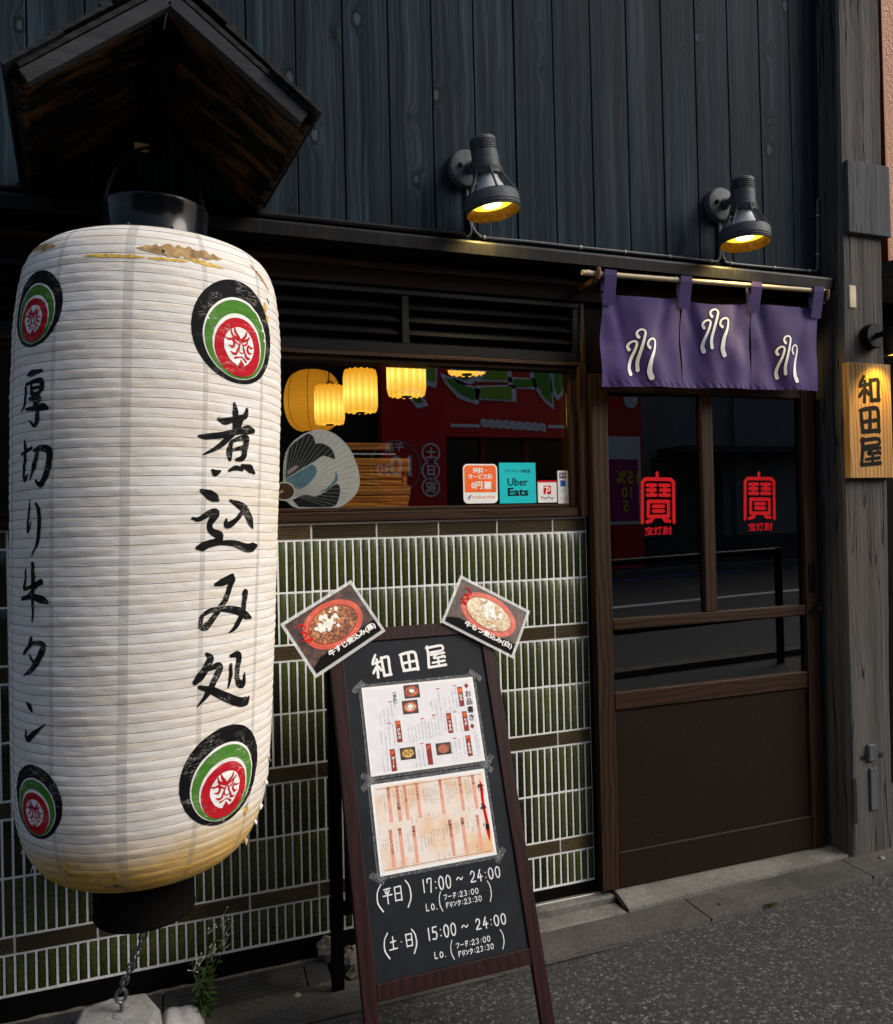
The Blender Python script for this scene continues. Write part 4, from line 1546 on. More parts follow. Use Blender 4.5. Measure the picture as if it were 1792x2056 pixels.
wd = thing('weed_plant', (-1.345, -0.165, -0.04), 'tall thin green weed growing from the crack beneath the lantern', 'weed')
rng = random.Random(11)
for s in range(8):
    bx_, by_ = -1.345 + rng.uniform(-0.012, 0.012), -0.165 + rng.uniform(-0.01, 0.01)
    hgt = rng.uniform(0.17, 0.32)
    lean = Vector((rng.uniform(-0.02, 0.10), rng.uniform(-0.03, 0.03), 0))
    pts = [Vector((bx_, by_, -0.04)) + lean * (t_ ** 1.4) + Vector((0, 0, hgt * t_)) + Vector((0.006 * math.sin(5 * t_ + s), 0, 0)) for t_ in [i / 8 for i in range(9)]]
    MB().tube(pts, [0.0022 - 0.0013 * i / 8 for i in range(9)], 5).build('stem', 'weed_stem', wd, smooth=True)
    lf = MB()
    for i in range(1, 9):
        for q_ in range(4 if i < 5 else 2):
            p = pts[i]
            a = rng.uniform(0, 6.28)
            ln = rng.uniform(0.022, 0.046) * (1.25 - i / 9)
            dv = Vector((math.cos(a), math.sin(a), rng.uniform(-0.2, 0.6))).normalized()
            sd = dv.cross(Vector((0, 0, 1))).normalized()
            lf.add([p, p + dv * ln * 0.5 + sd * ln * 0.22, p + dv * ln + Vector((0, 0, -ln * 0.15)), p + dv * ln * 0.5 - sd * ln * 0.22 + Vector((0, 0, 0.001))], [(0, 1, 2), (0, 2, 3)])
    o = lf.build('leaves', 'weed_green', wd)
    fl = MB()
    for q_ in range(5):
        p = pts[8] + Vector((rng.uniform(-0.02, 0.02), rng.uniform(-0.012, 0.012), rng.uniform(-0.03, 0.015)))
        fl.tube([pts[7], p], 0.0006, 4)
        fl.lathe([(0, -0.002), (0.0026, -0.001), (0.0028, 0.001), (0.0, 0.003)], 6, Matrix.Translation(p))
    fl.build('flower_heads', 'flower', wd, smooth=True)

# ---------------- rubber ramps and rubble at the wall foot
ramps = [(-2.46, -1.91), (-1.90, -1.46), (-1.455, -1.01), (-1.005, -0.93)]
rl_ = ['leftmost black ribbed rubber ramp plate along the tiled wall foot', 'black ribbed rubber ramp plate behind the concrete weight',
       'black ribbed rubber ramp plate behind the tall weed', 'short cut end piece of black rubber ramp beside the menu board leg']
for (a, b), lb in zip(ramps, rl_):
    m = MB()
    prof = [(-0.028, 0.006)]
    n = 6
    for i in range(n):
        y = -0.034 - i * 0.0155
        z = 0.006 - i * 0.0042
        prof += [(y, z), (y - 0.009, z - 0.002), (y - 0.0105, z - 0.0055), (y - 0.0145, z - 0.0065)]
    prof += [(-0.132, -0.020), (-0.142, -0.026), (-0.146, -0.040), (-0.146, -0.06), (-0.028, -0.06)]
    k = len(prof)
    for x in (a, b):
        m.v += [(x, y, z) for y, z in prof]
    for i in range(k):
        m.f.append((i, (i + 1) % k, k + (i + 1) % k, k + i))
    m.f += [tuple(range(k))[::-1], tuple(range(k, 2 * k))]
    solo(m, 'rubber_ramp', 'rubber', lb, 'ramp', ((a + b) / 2, -0.09, -0.05), group='rubber ramp plates at the wall foot')
fil = MB()
n = 60
rng = random.Random(9)
for i in range(n + 1):
    x = -2.9 + 2.1 * i / n
    fil.v += [(x, -0.030, -0.004 + rng.uniform(-0.002, 0.002)), (x, 0.0, 0.002 + rng.uniform(-0.002, 0.003))]
fil.f = [(2 * i, 2 * i + 2, 2 * i + 3, 2 * i + 1) for i in range(n)]
struct(fil, 'pavement_edge', 'rubble')


def stone(name, c, r, label, seed, mat='rubble', flatk=0.7):
    rg = random.Random(seed)
    m = MB()
    n, k = 10, 6
    for j in range(k + 1):
        ph = -math.pi / 2 + math.pi * j / k
        for i in range(n):
            th = 2 * math.pi * i / n
            rr = r * (1 + rg.uniform(-0.22, 0.22))
            m.v.append((c[0] + rr * math.cos(ph) * math.cos(th), c[1] + rr * math.cos(ph) * math.sin(th), c[2] + rr * flatk * math.sin(ph)))
    for j in range(k):
        for i in range(n):
            m.f.append((j * n + i, j * n + (i + 1) % n, (j + 1) * n + (i + 1) % n, (j + 1) * n + i))
    return solo(m, name, mat, label, 'stone', (c[0], c[1], c[2] - r * flatk))


stone('stone', (-0.925, -0.030, 0.035), 0.038, 'broken lump of concrete at the wall base left of the menu board leg', 1, flatk=1.0)
stone('stone', (-0.848, -0.070, 0.010), 0.040, 'broken concrete stub at the wall base right of the menu board leg', 2, flatk=0.9)
stone('stone', (-0.83, -0.125, -0.01), 0.045, 'low rough concrete crumb at the gutter edge behind the menu board', 3, flatk=0.5)
stone('stone', (1.40, -0.215, 0.034), 0.013, 'small pale pebble at the foot of the weathered post', 4, 'concrete_block', 0.6)
stone('stone', (-1.05, -0.165, -0.022), 0.012, 'small grey pebble on the gutter below the rubber ramp', 5, 'concrete_block', 0.7)
stone('stone', (0.545, -0.245, 0.012), 0.007, 'dark pebble on the gutter slab in front of the door', 6, 'rubber', 0.6)
deb = MB()
rng = random.Random(33)
for i in range(420):
    u = rng.random()
    if u < 0.40:
        x, y = rng.uniform(-2.3, 1.6), -0.153 + rng.gauss(0, 0.006)
    elif u < 0.65:
        x, y = rng.uniform(-2.3, -0.82), -0.016 + rng.gauss(0, 0.010)
    elif u < 0.85:
        x, y = rng.uniform(-2.2, 1.8), -0.322 + rng.gauss(0, 0.012)
    else:
        x, y = rng.uniform(-1.3, 1.8), rng.uniform(-0.30, -0.17)
    z = G(x) + (0.010 if y < -0.15 else 0.012 if -0.15 <= y < -0.1 else 0.004)
    r_ = rng.uniform(0.0015, 0.0052)
    a = rng.uniform(0, 6.28)
    c_, s_ = math.cos(a) * r_, math.sin(a) * r_
    deb.add([(x - c_, y - s_, z), (x + s_ * 0.7, y - c_ * 0.7, z), (x + c_ * 1.3, y + s_ * 1.1, z), (x - s_ * 0.8, y + c_ * 0.8, z), (x + c_ * 0.2, y, z + r_ * 0.9)], [(0, 1, 4), (1, 2, 4), (2, 3, 4), (3, 0, 4)])
tag(solo(deb, 'grit', 'rubble', 'loose grit and crumbs along the gutter and wall foot', 'grit', (0, -0.15, 0)), None, None, kind='stuff')
mo = MB()
rng = random.Random(21)
for i in range(60):
    x, y = 0.72 + rng.gauss(0, 0.014), -0.322 + rng.gauss(0, 0.006)
    z = G(x)
    a = rng.uniform(0, 6.28)
    l_ = rng.uniform(0.006, 0.012)
    mo.add([(x, y, z), (x + l_ * math.cos(a), y + l_ * math.sin(a), z + l_), (x + l_ * 0.4 * math.cos(a + 1), y + l_ * 0.4 * math.sin(a + 1), z + l_ * 0.8)], [(0, 1, 2)])
solo(mo, 'moss_tuft', 'moss', 'tiny green weed tuft at the asphalt edge before the door', 'weed', (0.72, -0.322, G(0.72)))

# ================================================================== wall lamps
def spot(parent, loc, direction, energy, size, blend=0.5, color=(1.0, 0.72, 0.25)):
    d = bpy.data.lights.new('lamp_light', 'SPOT')
    d.energy = energy
    d.spot_size = R(size)
    d.spot_blend = blend
    d.color = color
    d.shadow_soft_size = 0.03
    o = bpy.data.objects.new('lamp_light', d)
    COL.objects.link(o)
    o.parent = parent
    o.location = Vector(loc) - ORG[parent.name]
    o.rotation_euler = Vector(direction).to_track_quat('-Z', 'Y').to_euler()
    return o


def wall_lamp(px, pz, dx, tilt_x, tilt_y, label):
    T = thing('wall_lamp', (px, -0.05, pz), label, 'lamp', 'spot lamps on the plank wall')
    Mp = Matrix.Translation((px, -0.05, pz)) @ Matrix.Rotation(R(90), 4, 'X')
    m = MB()
    m.lathe([(0.070, 0.0), (0.070, 0.022), (0.066, 0.030), (0.058, 0.033), (0.0, 0.033)], 40, Mp)
    pl_ = m.build('back_plate', 'lamp_grey', T, smooth=True)
    m = MB()
    m.lathe([(0.0, 0.046), (0.006, 0.044), (0.009, 0.038), (0.009, 0.032)], 14, Mp @ Matrix.Translation((-0.030, 0.004, 0)))
    m.build('bolt', 'lamp_slot', pl_, smooth=True)
    m = MB()
    m.lathe([(0.022, 0.032), (0.022, 0.045), (0.014, 0.050), (0.014, 0.075), (0.019, 0.080), (0.019, 0.11)], 20, Mp @ Matrix.Translation((0.012, 0.0, 0)))
    m.build('arm', 'lamp_grey', T, smooth=True)
    # head: local z up along the lamp, origin at the pivot
    H = Matrix.Translation((px + dx, -0.195, pz - 0.017)) @ Matrix.Rotation(R(tilt_y), 4, 'Y') @ Matrix.Rotation(R(tilt_x), 4, 'X')
    m = MB()
    prof = [(0.0, 0.072), (0.040, 0.072), (0.046, 0.068), (0.047, 0.058)]
    for k in range(5):
        z = 0.056 - k * 0.0075
        prof += [(0.047, z), (0.0425, z - 0.0006), (0.0425, z - 0.0034), (0.047, z - 0.004)]
    prof += [(0.047, -0.035), (0.052, -0.038), (0.052, -0.046), (0.049, -0.050), (0.049, -0.062), (0.030, -0.062)]
    m.lathe(prof, 40, H)
    hd_ = m.build('lamp_head', 'lamp_grey', T, smooth=True)
    m = MB()
    for k in range(5):
        z = 0.056 - k * 0.0075
        m.lathe([(0.0440, z - 0.0008), (0.0440, z - 0.0032)], 40, H)
    m.build('vent_slots', 'lamp_slot', hd_, smooth=True)
    m = MB()
    m.lathe([(0.036, -0.060), (0.038, -0.078), (0.056, -0.1120), (0.080, -0.140)], 40, H)
    m.build('reflector_bulb', 'bulb_glass', T, smooth=True)
    m = MB()
    m.lathe([(0.080, -0.1300), (0.091, -0.1320), (0.097, -0.1400), (0.099, -0.1720), (0.0965, -0.1740), (0.099, -0.1770), (0.0985, -0.1820), (0.0955, -0.1840), (0.098, -0.1880), (0.094, -0.1920)], 48, H)
    rg_ = m.build('rim', 'lamp_grey', T, smooth=True)
    m = MB()
    m.lathe([(0.0935, -0.1915), (0.086, -0.1720), (0.080, -0.1570), (0.080, -0.1340)], 48, H)
    m.build('inner_rim', 'gold', rg_, smooth=True)
    for k in range(6):
        a = 2 * math.pi * k / 6 + 0.35
        c, s = math.cos(a), math.sin(a)
        MB().tube([H @ Vector((0.050 * c, 0.050 * s, -0.045)), H @ Vector((0.0515 * c, 0.0515 * s, -0.060)), H @ Vector((0.094 * c, 0.094 * s, -0.1370))], 0.0042, 6).build('strut', 'lamp_grey', T, smooth=True)
    m = MB()
    m.lathe([(0.079, -0.1560), (0.060, -0.1610), (0.030, -0.1640), (0.0, -0.1650)], 36, H)
    m.build('lens', 'glow_lens', T, smooth=True)
    m = MB()
    m.lathe([(0.034, -0.1655), (0.018, -0.1675), (0.0, -0.1680)], 24, H)
    m.build('lens_core', 'glow_core', T, smooth=True)
    spot(T, H @ Vector((0, 0, -0.1720)), (H.to_3x3() @ Vector((0, 0, -1))), 14.0, 130)
    return T


wall_lamp(-0.352, 2.791, 0.020, -2, -7, 'grey caged spot lamp above the tile window, nearer the lantern')
wall_lamp(0.782, 2.786, 0.006, -2, 0.5, 'grey caged spot lamp above the purple curtain, nearer the post')

# ---------------- cables along the eave
def cable(name, pts, r, mat, label, clips=()):
    T = thing(name, pts[0], label, 'cable')
    q = catmull([(*p[:2], p[2]) for p in pts], 0.02) if False else pts
    # smooth in 3D
    P = [np.array(p, float) for p in pts]
    ext = [2 * P[0] - P[1]] + P + [2 * P[-1] - P[-2]]
    out = []
    for i in range(1, len(ext) - 2):
        p0, p1, p2, p3 = ext[i - 1:i + 3]
        mm_ = 6
        for j in range(mm_):
            s = j / mm_
            out.append(Vector(0.5 * (2 * p1 + (p2 - p0) * s + (2 * p0 - 5 * p1 + 4 * p2 - p3) * s * s + (3 * p1 - p0 - 3 * p2 + p3) * s ** 3)))
    out.append(Vector(P[-1]))
    MB().tube(out, r, 8).build('conductor', mat, T, smooth=True)
    for c in clips:
        x, z = c[0], c[1]
        v_ = len(c) > 2
        M = Matrix.Translation((x, -0.058, z)) @ (Matrix() if v_ else Matrix.Rotation(R(90), 4, 'Y'))
        m = MB()
        m.lathe([(r + 0.0015, -0.004), (r + 0.0025, -0.003), (r + 0.0025, 0.003), (r + 0.0015, 0.004)], 12, M)
        m.build('clip', 'clip_metal', T, smooth=True)
    return T


cable('cable_duct', [(-2.8, -0.062, 2.545), (-2.0, -0.062, 2.545), (-1.2, -0.062, 2.545), (-0.362, -0.062, 2.545)], 0.0115, 'flashing', 'thick black cable duct running along the eave left of the first lamp')
cable('cable', [(-0.365, -0.060, 2.543), (-0.348, -0.060, 2.546), (-0.338, -0.060, 2.562), (-0.338, -0.060, 2.585), (-0.345, -0.060, 2.62), (-0.350, -0.060, 2.72)], 0.0042, 'cable_grey', 'short grey cable feeding the lamp nearer the lantern from the duct')
cable('cable', [(-0.340, -0.058, 2.70), (-0.336, -0.058, 2.61), (-0.328, -0.058, 2.575), (-0.305, -0.058, 2.553), (-0.280, -0.058, 2.547), (-0.10, -0.058, 2.550), (0.12, -0.058, 2.549), (0.35, -0.058, 2.550), (0.53, -0.058, 2.550), (0.74, -0.058, 2.549), (0.768, -0.058, 2.556), (0.778, -0.058, 2.575), (0.780, -0.058, 2.61), (0.780, -0.058, 2.72)],
      0.0060, 'cable_grey', 'long grey cable along the eave between the two spot lamps', [(-0.285, 2.547), (0.12, 2.549), (0.32, 2.5495), (0.53, 2.550), (0.735, 2.549)])
cable('cable', [(0.788, -0.058, 2.70), (0.790, -0.058, 2.59), (0.802, -0.058, 2.562), (0.831, -0.058, 2.549), (1.06, -0.058, 2.550), (1.265, -0.058, 2.553), (1.292, -0.058, 2.560), (1.300, -0.058, 2.585), (1.305, -0.058, 2.70), (1.310, -0.058, 2.85), (1.318, -0.058, 2.875), (1.335, -0.058, 2.884), (1.350, -0.058, 2.884)],
      0.0060, 'cable_grey', 'grey cable from the second lamp along the eave and up beside the post', [(0.835, 2.549), (1.06, 2.550), (1.25, 2.5525), (1.303, 2.63, 1), (1.308, 2.80, 1)])

# ================================================================== noren
def noren_y(x, z):
    a = (2.37 - z)
    y = -0.150
    ph = (x - 0.15) / 0.345
    f = ph - math.floor(ph)
    y += 0.014 * math.sin(ph * 2 * math.pi + 0.6) * min(1, a * 5)
    y += 0.0042 * math.sin(x * 47 + z * 9) * min(1, a * 4)
    y += 0.0030 * math.sin((x * 0.9 + z * 1.0) * 22 + 1.6 * math.sin(x * 9 + z * 5)) * min(1, a * 3.2)
    y += 0.0028 * math.sin((x * 1.1 - z * 1.2) * 24 + 2.0 + math.sin(x * 14)) * max(0.0, 1 - a * 1.8)
    # drag folds fanning from the tabs
    y += 0.012 * math.exp(-((f - 0.12 - a * 0.9) / 0.08) ** 2) * (1 - min(1, a * 2.2))
    y += 0.012 * math.exp(-((f - 0.88 + a * 0.9) / 0.08) ** 2) * (1 - min(1, a * 2.2))
    y += 0.0020 * math.sin((x * 1.0 + z * 0.7) * 190) * max(0.0, 1 - abs(z - 2.012) / 0.018)
    return y


NO = thing('noren_curtain', (0.67, -0.15, 2.0), 'purple split door curtain with white fern curl marks', 'curtain')
spans = [(0.152, 0.506, 2.350, 2.355, 1.996, 2.002), (0.514, 0.848, 2.352, 2.360, 2.003, 2.009), (0.856, 1.202, 2.362, 2.368, 2.009, 2.011)]
panels = []
for k, (x0, x1, zt0, zt1, zb0, zb1) in enumerate(spans):
    m = MB()
    nu, nv = 56, 56
    for s in (0, 1):
        for j in range(nv + 1):
            for i in range(nu + 1):
                u, v_ = i / nu, j / nv
                wob = 0.004 * math.sin(v_ * 9 + k) * (1 if i in (0, nu) else 0)
                x = x0 + (x1 - x0) * u + wob + 0.006 * (v_ - 0.5) * (u - 0.5)
                sag = -0.010 * math.sin(math.pi * u) ** 0.8 * (1 - v_) * (1.4 if k == 1 else 0.6)
                z = (zt0 + (zt1 - zt0) * u) * (1 - v_) + (zb0 + (zb1 - zb0) * u) * v_ + sag
                m.v.append((x, noren_y(x, z) + 0.0016 * s, z))
    o = (nu + 1) * (nv + 1)
    for j in range(nv):
        for i in range(nu):
            a = j * (nu + 1) + i
            m.f.append((a, a + nu + 1, a + nu + 2, a + 1))
            m.f.append((o + a, o + a + 1, o + a + nu + 2, o + a + nu + 1))
    for i in range(nu):
        for j in (0, nv):
            a = j * (nu + 1) + i
            m.f.append((a, a + 1, o + a + 1, o + a))
    for j in range(nv):
        for i in (0, nu):
            a = j * (nu + 1) + i
            m.f.append((a, a + nu + 1, o + a + nu + 1, o + a))
    p_ = m.build('cloth_panel', 'noren_cloth', NO, smooth=True)
    panels.append(p_)
FERN = [[(402, 582, 20), (394, 563, 17), (404, 541, 13), (428, 531, 12), (440, 546, 14), (430, 592, 16), (410, 650, 18), (401, 700, 22), (409, 736, 26)],
        [(449, 507, 20), (441, 490, 16), (446, 469, 12), (470, 459, 12), (487, 476, 14), (478, 522, 16), (461, 590, 18), (447, 660, 20), (451, 714, 22)],
        [(508, 578, 20), (496, 560, 16), (505, 531, 12), (531, 519, 12), (547, 537, 14), (540, 592, 18), (521, 650, 24), (513, 720, 30), (525, 764, 32)]]
NMAP = [((-0.0023, 0.7139, -0.0188, 2.4844, 0.0344, -0.6125), 0, 0, 1, 1), ((-0.0424, 0.7693, -0.0203, 2.4888, 0.0451, -0.6347), 466, -105, 1.0, 0.95), ((-0.1105, 0.8286, -0.0227, 2.5101, 0.0383, -0.6592), 1322 - 387 * 0.83, 500 - 458 * 0.94, 0.83, 0.94)]
nmp = lambda u, v, off: Vector((u, noren_y(u, v) - 0.0012 - off, v))
for ((a0, a1, a2, b0, b1, b2), dx, dy, kx, ky), pn in zip(NMAP, panels):
    for out_, nm, mat, ww, of in ((1, 'mark_outline', 'black_print', 8, 0.0), (0, 'fern_mark', 'white_print', 0, 0.0006)):
        m = MB()
        for i, st in enumerate(FERN):
            pts = []
            for x, y, w in st:
                X, Y_ = (x * kx + dx) / 1000, (y * ky + dy) / 1000
                pts.append((a0 + a1 * X + a2 * Y_, b0 + b1 * X + b2 * Y_, (w + ww) * 0.00066 * (kx + ky) / 2))
            ribbon(m, pts, nmp, of + 0.0001 * i, step=0.004, across=2)
        m.build(nm, mat, pn, smooth=True)
for xc, zt, zb in ((0.180, 2.432, 2.303), (0.521, 2.436, 2.312), (0.862, 2.440, 2.318), (1.186, 2.446, 2.318)):
    m = MB()
    for s in range(13):
        z = zt - (zt - zb) * s / 12
        yy = -0.1765 if s < 2 else -0.1765 + (s - 2) / 10 * 0.022
        yy = min(yy, noren_y(xc, z) - 0.004 if z < 2.36 else -0.158)
        m.v += [(xc - 0.026, yy, z), (xc + 0.026, yy - 0.001, z)]
    m.v += [(xc - 0.026, -0.143, zt), (xc + 0.026, -0.143, zt), (xc - 0.026, -0.143, 2.36), (xc + 0.026, -0.143, 2.36)]
    m.f = [(2 * i, 2 * i + 2, 2 * i + 3, 2 * i + 1) for i in range(12)] + [(0, 1, 27, 26), (26, 27, 29, 28)]
    tb = m.build('tab', 'noren_cloth', NO)
    st_ = MB()
    tmp_ = lambda u, v, off: Vector((u, min(noren_y(xc, v), noren_y(xc, zb)) - 0.0068 - off, v))
    a, b = xc - 0.022, xc + 0.022
    z0, z1 = zb + 0.004, zb + 0.044
    for p, q in (((a, z0), (b, z0)), ((a, z1), (b, z1)), ((a, z0), (a, z1)), ((b, z0), (b, z1)), ((a, z0), (b, z1)), ((a, z1), (b, z0))):
        ribbon(st_, [(*p, 0.0014), (*q, 0.0014)], tmp_, 0.0, step=1, across=1)
    flat('stitch', (0.16, 0.12, 0.22), 0.7) if 'stitch' not in MM else None
    st_.build('stitching', 'stitch', tb)
RD = thing('curtain_rod', (0.63, -0.16, 2.42), 'pale bamboo rod carrying the purple door curtain', 'rod')
m = MB()
m.tube([(0.066, -0.160, 2.4165), (0.40, -0.160, 2.421), (0.80, -0.160, 2.427), (1.25, -0.160, 2.434)], 0.0098, 14)
m.build('bamboo', 'rod_wood', RD, smooth=True)
for x in (0.09, 0.48, 0.86):
    m = MB()
    m.tube([(x - 0.004, -0.160, 2.417 + (x - 0.066) * 0.0145), (x + 0.004, -0.160, 2.417 + (x - 0.062) * 0.0145)], 0.0112, 14)
    m.build('node', 'rod_wood', RD, smooth=True)
for x in (0.128, 1.232):
    m = MB()
    m.box(x - 0.011, x + 0.011, -0.150, -0.034, 2.385, 2.405, 0.002)
    m.tube([(x, -0.150, 2.395), (x, -0.170, 2.400), (x, -0.176, 2.420), (x, -0.172, 2.436)], 0.009, 8)
    m.build('bracket', 'leather', RD, smooth=True)

# ================================================================== wooden name board on the post
SB = thing('name_board', (1.445, -0.16, 1.63), 'yellow pine name board with three bold black characters on the weathered post', 'sign')
m = MB()
m.hexa([(1.322, -0.185, 1.640), (1.563, -0.185, 1.640), (1.563, -0.158, 1.640), (1.318, -0.158, 1.640), (1.322, -0.185, 2.132), (1.563, -0.185, 2.132), (1.563, -0.158, 2.132), (1.318, -0.158, 2.132)])
m.build('board', 'sign_wood', SB, bevel=0.002)
KW = [[[(455, 772, 34), (420, 845, 40), (406, 884, 30)], [(408, 888, 34), (455, 872, 36), (502, 862, 40)], [(466, 830, 38), (464, 950, 40), (462, 1060, 40)], [(452, 925, 34), (415, 985, 42), (405, 1004, 28)], [(488, 925, 28), (506, 972, 38)]],
      [[(526, 812, 40), (534, 930, 42), (542, 1044, 42)], [(522, 822, 38), (598, 806, 42), (617, 826, 44), (618, 930, 42), (622, 1040, 42)], [(540, 1045, 42), (632, 1036, 38)]],
      [[(424, 1158, 38), (434, 1320, 42), (450, 1402, 44)], [(410, 1162, 30), (450, 1150, 44), (560, 1132, 44), (612, 1152, 46), (624, 1290, 44), (626, 1402, 44)], [(440, 1402, 44), (632, 1388, 44)], [(525, 1150, 42), (526, 1392, 42)], [(440, 1292, 38), (625, 1266, 38)]],
      [[(440, 1482, 40), (442, 1600, 42), (430, 1776, 42)], [(428, 1502, 40), (598, 1482, 40), (632, 1500, 38), (628, 1545, 34), (545, 1562, 34), (470, 1570, 34)], [(470, 1604, 34), (640, 1588, 36)], [(560, 1596, 28), (504, 1652, 32), (640, 1640, 34)], [(615, 1625, 26), (642, 1655, 30)], [(480, 1718, 30), (632, 1702, 36)], [(556, 1652, 34), (556, 1762, 34)], [(430, 1778, 38), (642, 1762, 42)]]]
A = (1.1954, 0.4952, -0.014, 2.3614, 0.0098, -0.3765)
smp = plane_map((0, -0.1852, 0), (1, 0, 0), (0, 0, 1), (0, -1, 0))
groups_ = [KW[0] + KW[1], KW[2], KW[3]]
for gset in groups_:
    m = MB()
    for i, st in enumerate(gset):
        ribbon(m, [(A[0] + A[1] * x / 1000 + A[2] * y / 1000, A[3] + A[4] * x / 1000 + A[5] * y / 1000, w * 0.00044) for x, y, w in st], smp, 0.0006 + 0.00008 * i, step=0.006, across=1)
    m.build('character', 'black_print', SB)
PS = thing('post_lamp', (1.470, -0.16, 2.25), 'black cylinder spot lamp lighting the pine name board', 'lamp')
m = MB()
m.lathe([(0.054, 0.0), (0.054, 0.038), (0.050, 0.042), (0.0, 0.042)], 32, Matrix.Translation((1.470, -0.16, 2.25)) @ Matrix.Rotation(R(90), 4, 'X'))
m.build('back_plate', 'black_metal', PS, smooth=True)
m = MB()
m.tube([(1.470, -0.200, 2.25), (1.472, -0.235, 2.25), (1.478, -0.27, 2.245)], 0.012, 10)
m.build('arm', 'black_metal', PS, smooth=True)
Mh = Matrix.Translation((1.480, -0.285, 2.205)) @ Matrix.Rotation(R(-4), 4, 'X')
m = MB()
m.lathe([(0.0, 0.060), (0.043, 0.060), (0.0455, 0.057), (0.0455, -0.055), (0.042, -0.058), (0.040, -0.045), (0.0, -0.045)], 32, Mh)
m.build('lamp_head', 'black_metal', PS, smooth=True)
m = MB()
m.lathe([(0.039, -0.048), (0.0, -0.050)], 24, Mh)
m.build('lens', 'glow_lens', PS, smooth=True)
spot(PS, Mh @ Vector((0, 0, -0.052)), Vector((-0.04, 0.62, -0.78)), 6.5, 76, 0.55, (1.0, 0.60, 0.03))

# ================================================================== menu board
BY, BA = 0.0163, 0.3421
BO = Vector((-0.662, -0.70, -0.03))
bex = Vector((math.cos(BY), math.sin(BY), 0))
bnh = Vector((-math.sin(BY), math.cos(BY), 0))
bev = Vector((0, 0, math.cos(BA))) + bnh * math.sin(BA)
bn = bex.cross(bev).normalized()      # towards the viewer
bmap = plane_map(BO, bex, bev, bn)
MBD = thing('menu_board', (-0.66, -0.5, -0.03), 'folding dark red framed blackboard menu stand with white handwriting in front of tiles', 'menu board')


def bbox_(u0, u1, v0, v1, d0, d1):
    """box on the board plane, d towards the viewer"""
    c = [bmap(u, v, d) for v in (v0, v1) for u, d in ((u0, d1), (u1, d1), (u1, d0), (u0, d0))]
    return MB().hexa(c)


bbox_(-0.280, -0.237, -0.004, 1.222, -0.020, 0.0).build('leg', 'red_frame', MBD, bevel=0.0025)
bbox_(0.237, 0.280, -0.004, 1.222, -0.020, 0.0).build('leg', 'red_frame', MBD, bevel=0.0025)
bbox_(-0.280, 0.280, 1.2225, 1.266, -0.020, 0.0).build('top_rail', 'red_frame', MBD, bevel=0.0025)
bbox_(-0.2365, 0.2365, 0.225, 0.269, -0.020, -0.001).build('bottom_rail', 'red_frame', MBD, bevel=0.0025)
bbox_(-0.2365, 0.2365, 0.2695, 1.222, -0.016, -0.006).build('blackboard', 'board_black', MBD)
apex = bmap(0, 1.235, -0.03)
for s in (-1, 1):
    a = bmap(s * 0.262, 1.23, -0.024)
    b = Vector((-0.662 + s * 0.262 + 0.004, -0.185, -0.030 + 0.012))
    d = (b - a).normalized()
    w_ = bex * 0.020
    t_ = d.cross(bex).normalized() * 0.011
    MB().hexa([b - w_ - t_, b + w_ - t_, b + w_ + t_, b - w_ + t_, a - w_ - t_, a + w_ - t_, a + w_ + t_, a - w_ + t_]).build('rear_leg', 'black_wood', MBD, bevel=0.002)
a, b = bmap(0, 0.35, -0.02), Vector((-0.662, -0.215, 0.25))
r0, r1 = Vector((-0.92, -0.225, 0.24)), Vector((-0.40, -0.222, 0.24))
MB().hexa([r0 + V(0, -.009, 0), r1 + V(0, -.009, 0), r1 + V(0, .009, 0), r0 + V(0, .009, 0), r0 + V(0, -.009, .04), r1 + V(0, -.009, .04), r1 + V(0, .009, .04), r0 + V(0, .009, .04)]).build('rear_rail', 'black_wood', MBD)
bp0, bp1 = bmap(-0.235, 1.21, -0.035), bmap(0.235, 1.21, -0.035)
lowL, lowR = Vector((-0.90, -0.238, 0.285)), Vector((-0.425, -0.235, 0.285))
yv = V(0, 0.006, 0)
MB().hexa([lowL, lowR, lowR + yv, lowL + yv, bp0, bp1, bp1 + yv, bp0 + yv]).build('rear_panel', 'black_wood', MBD)

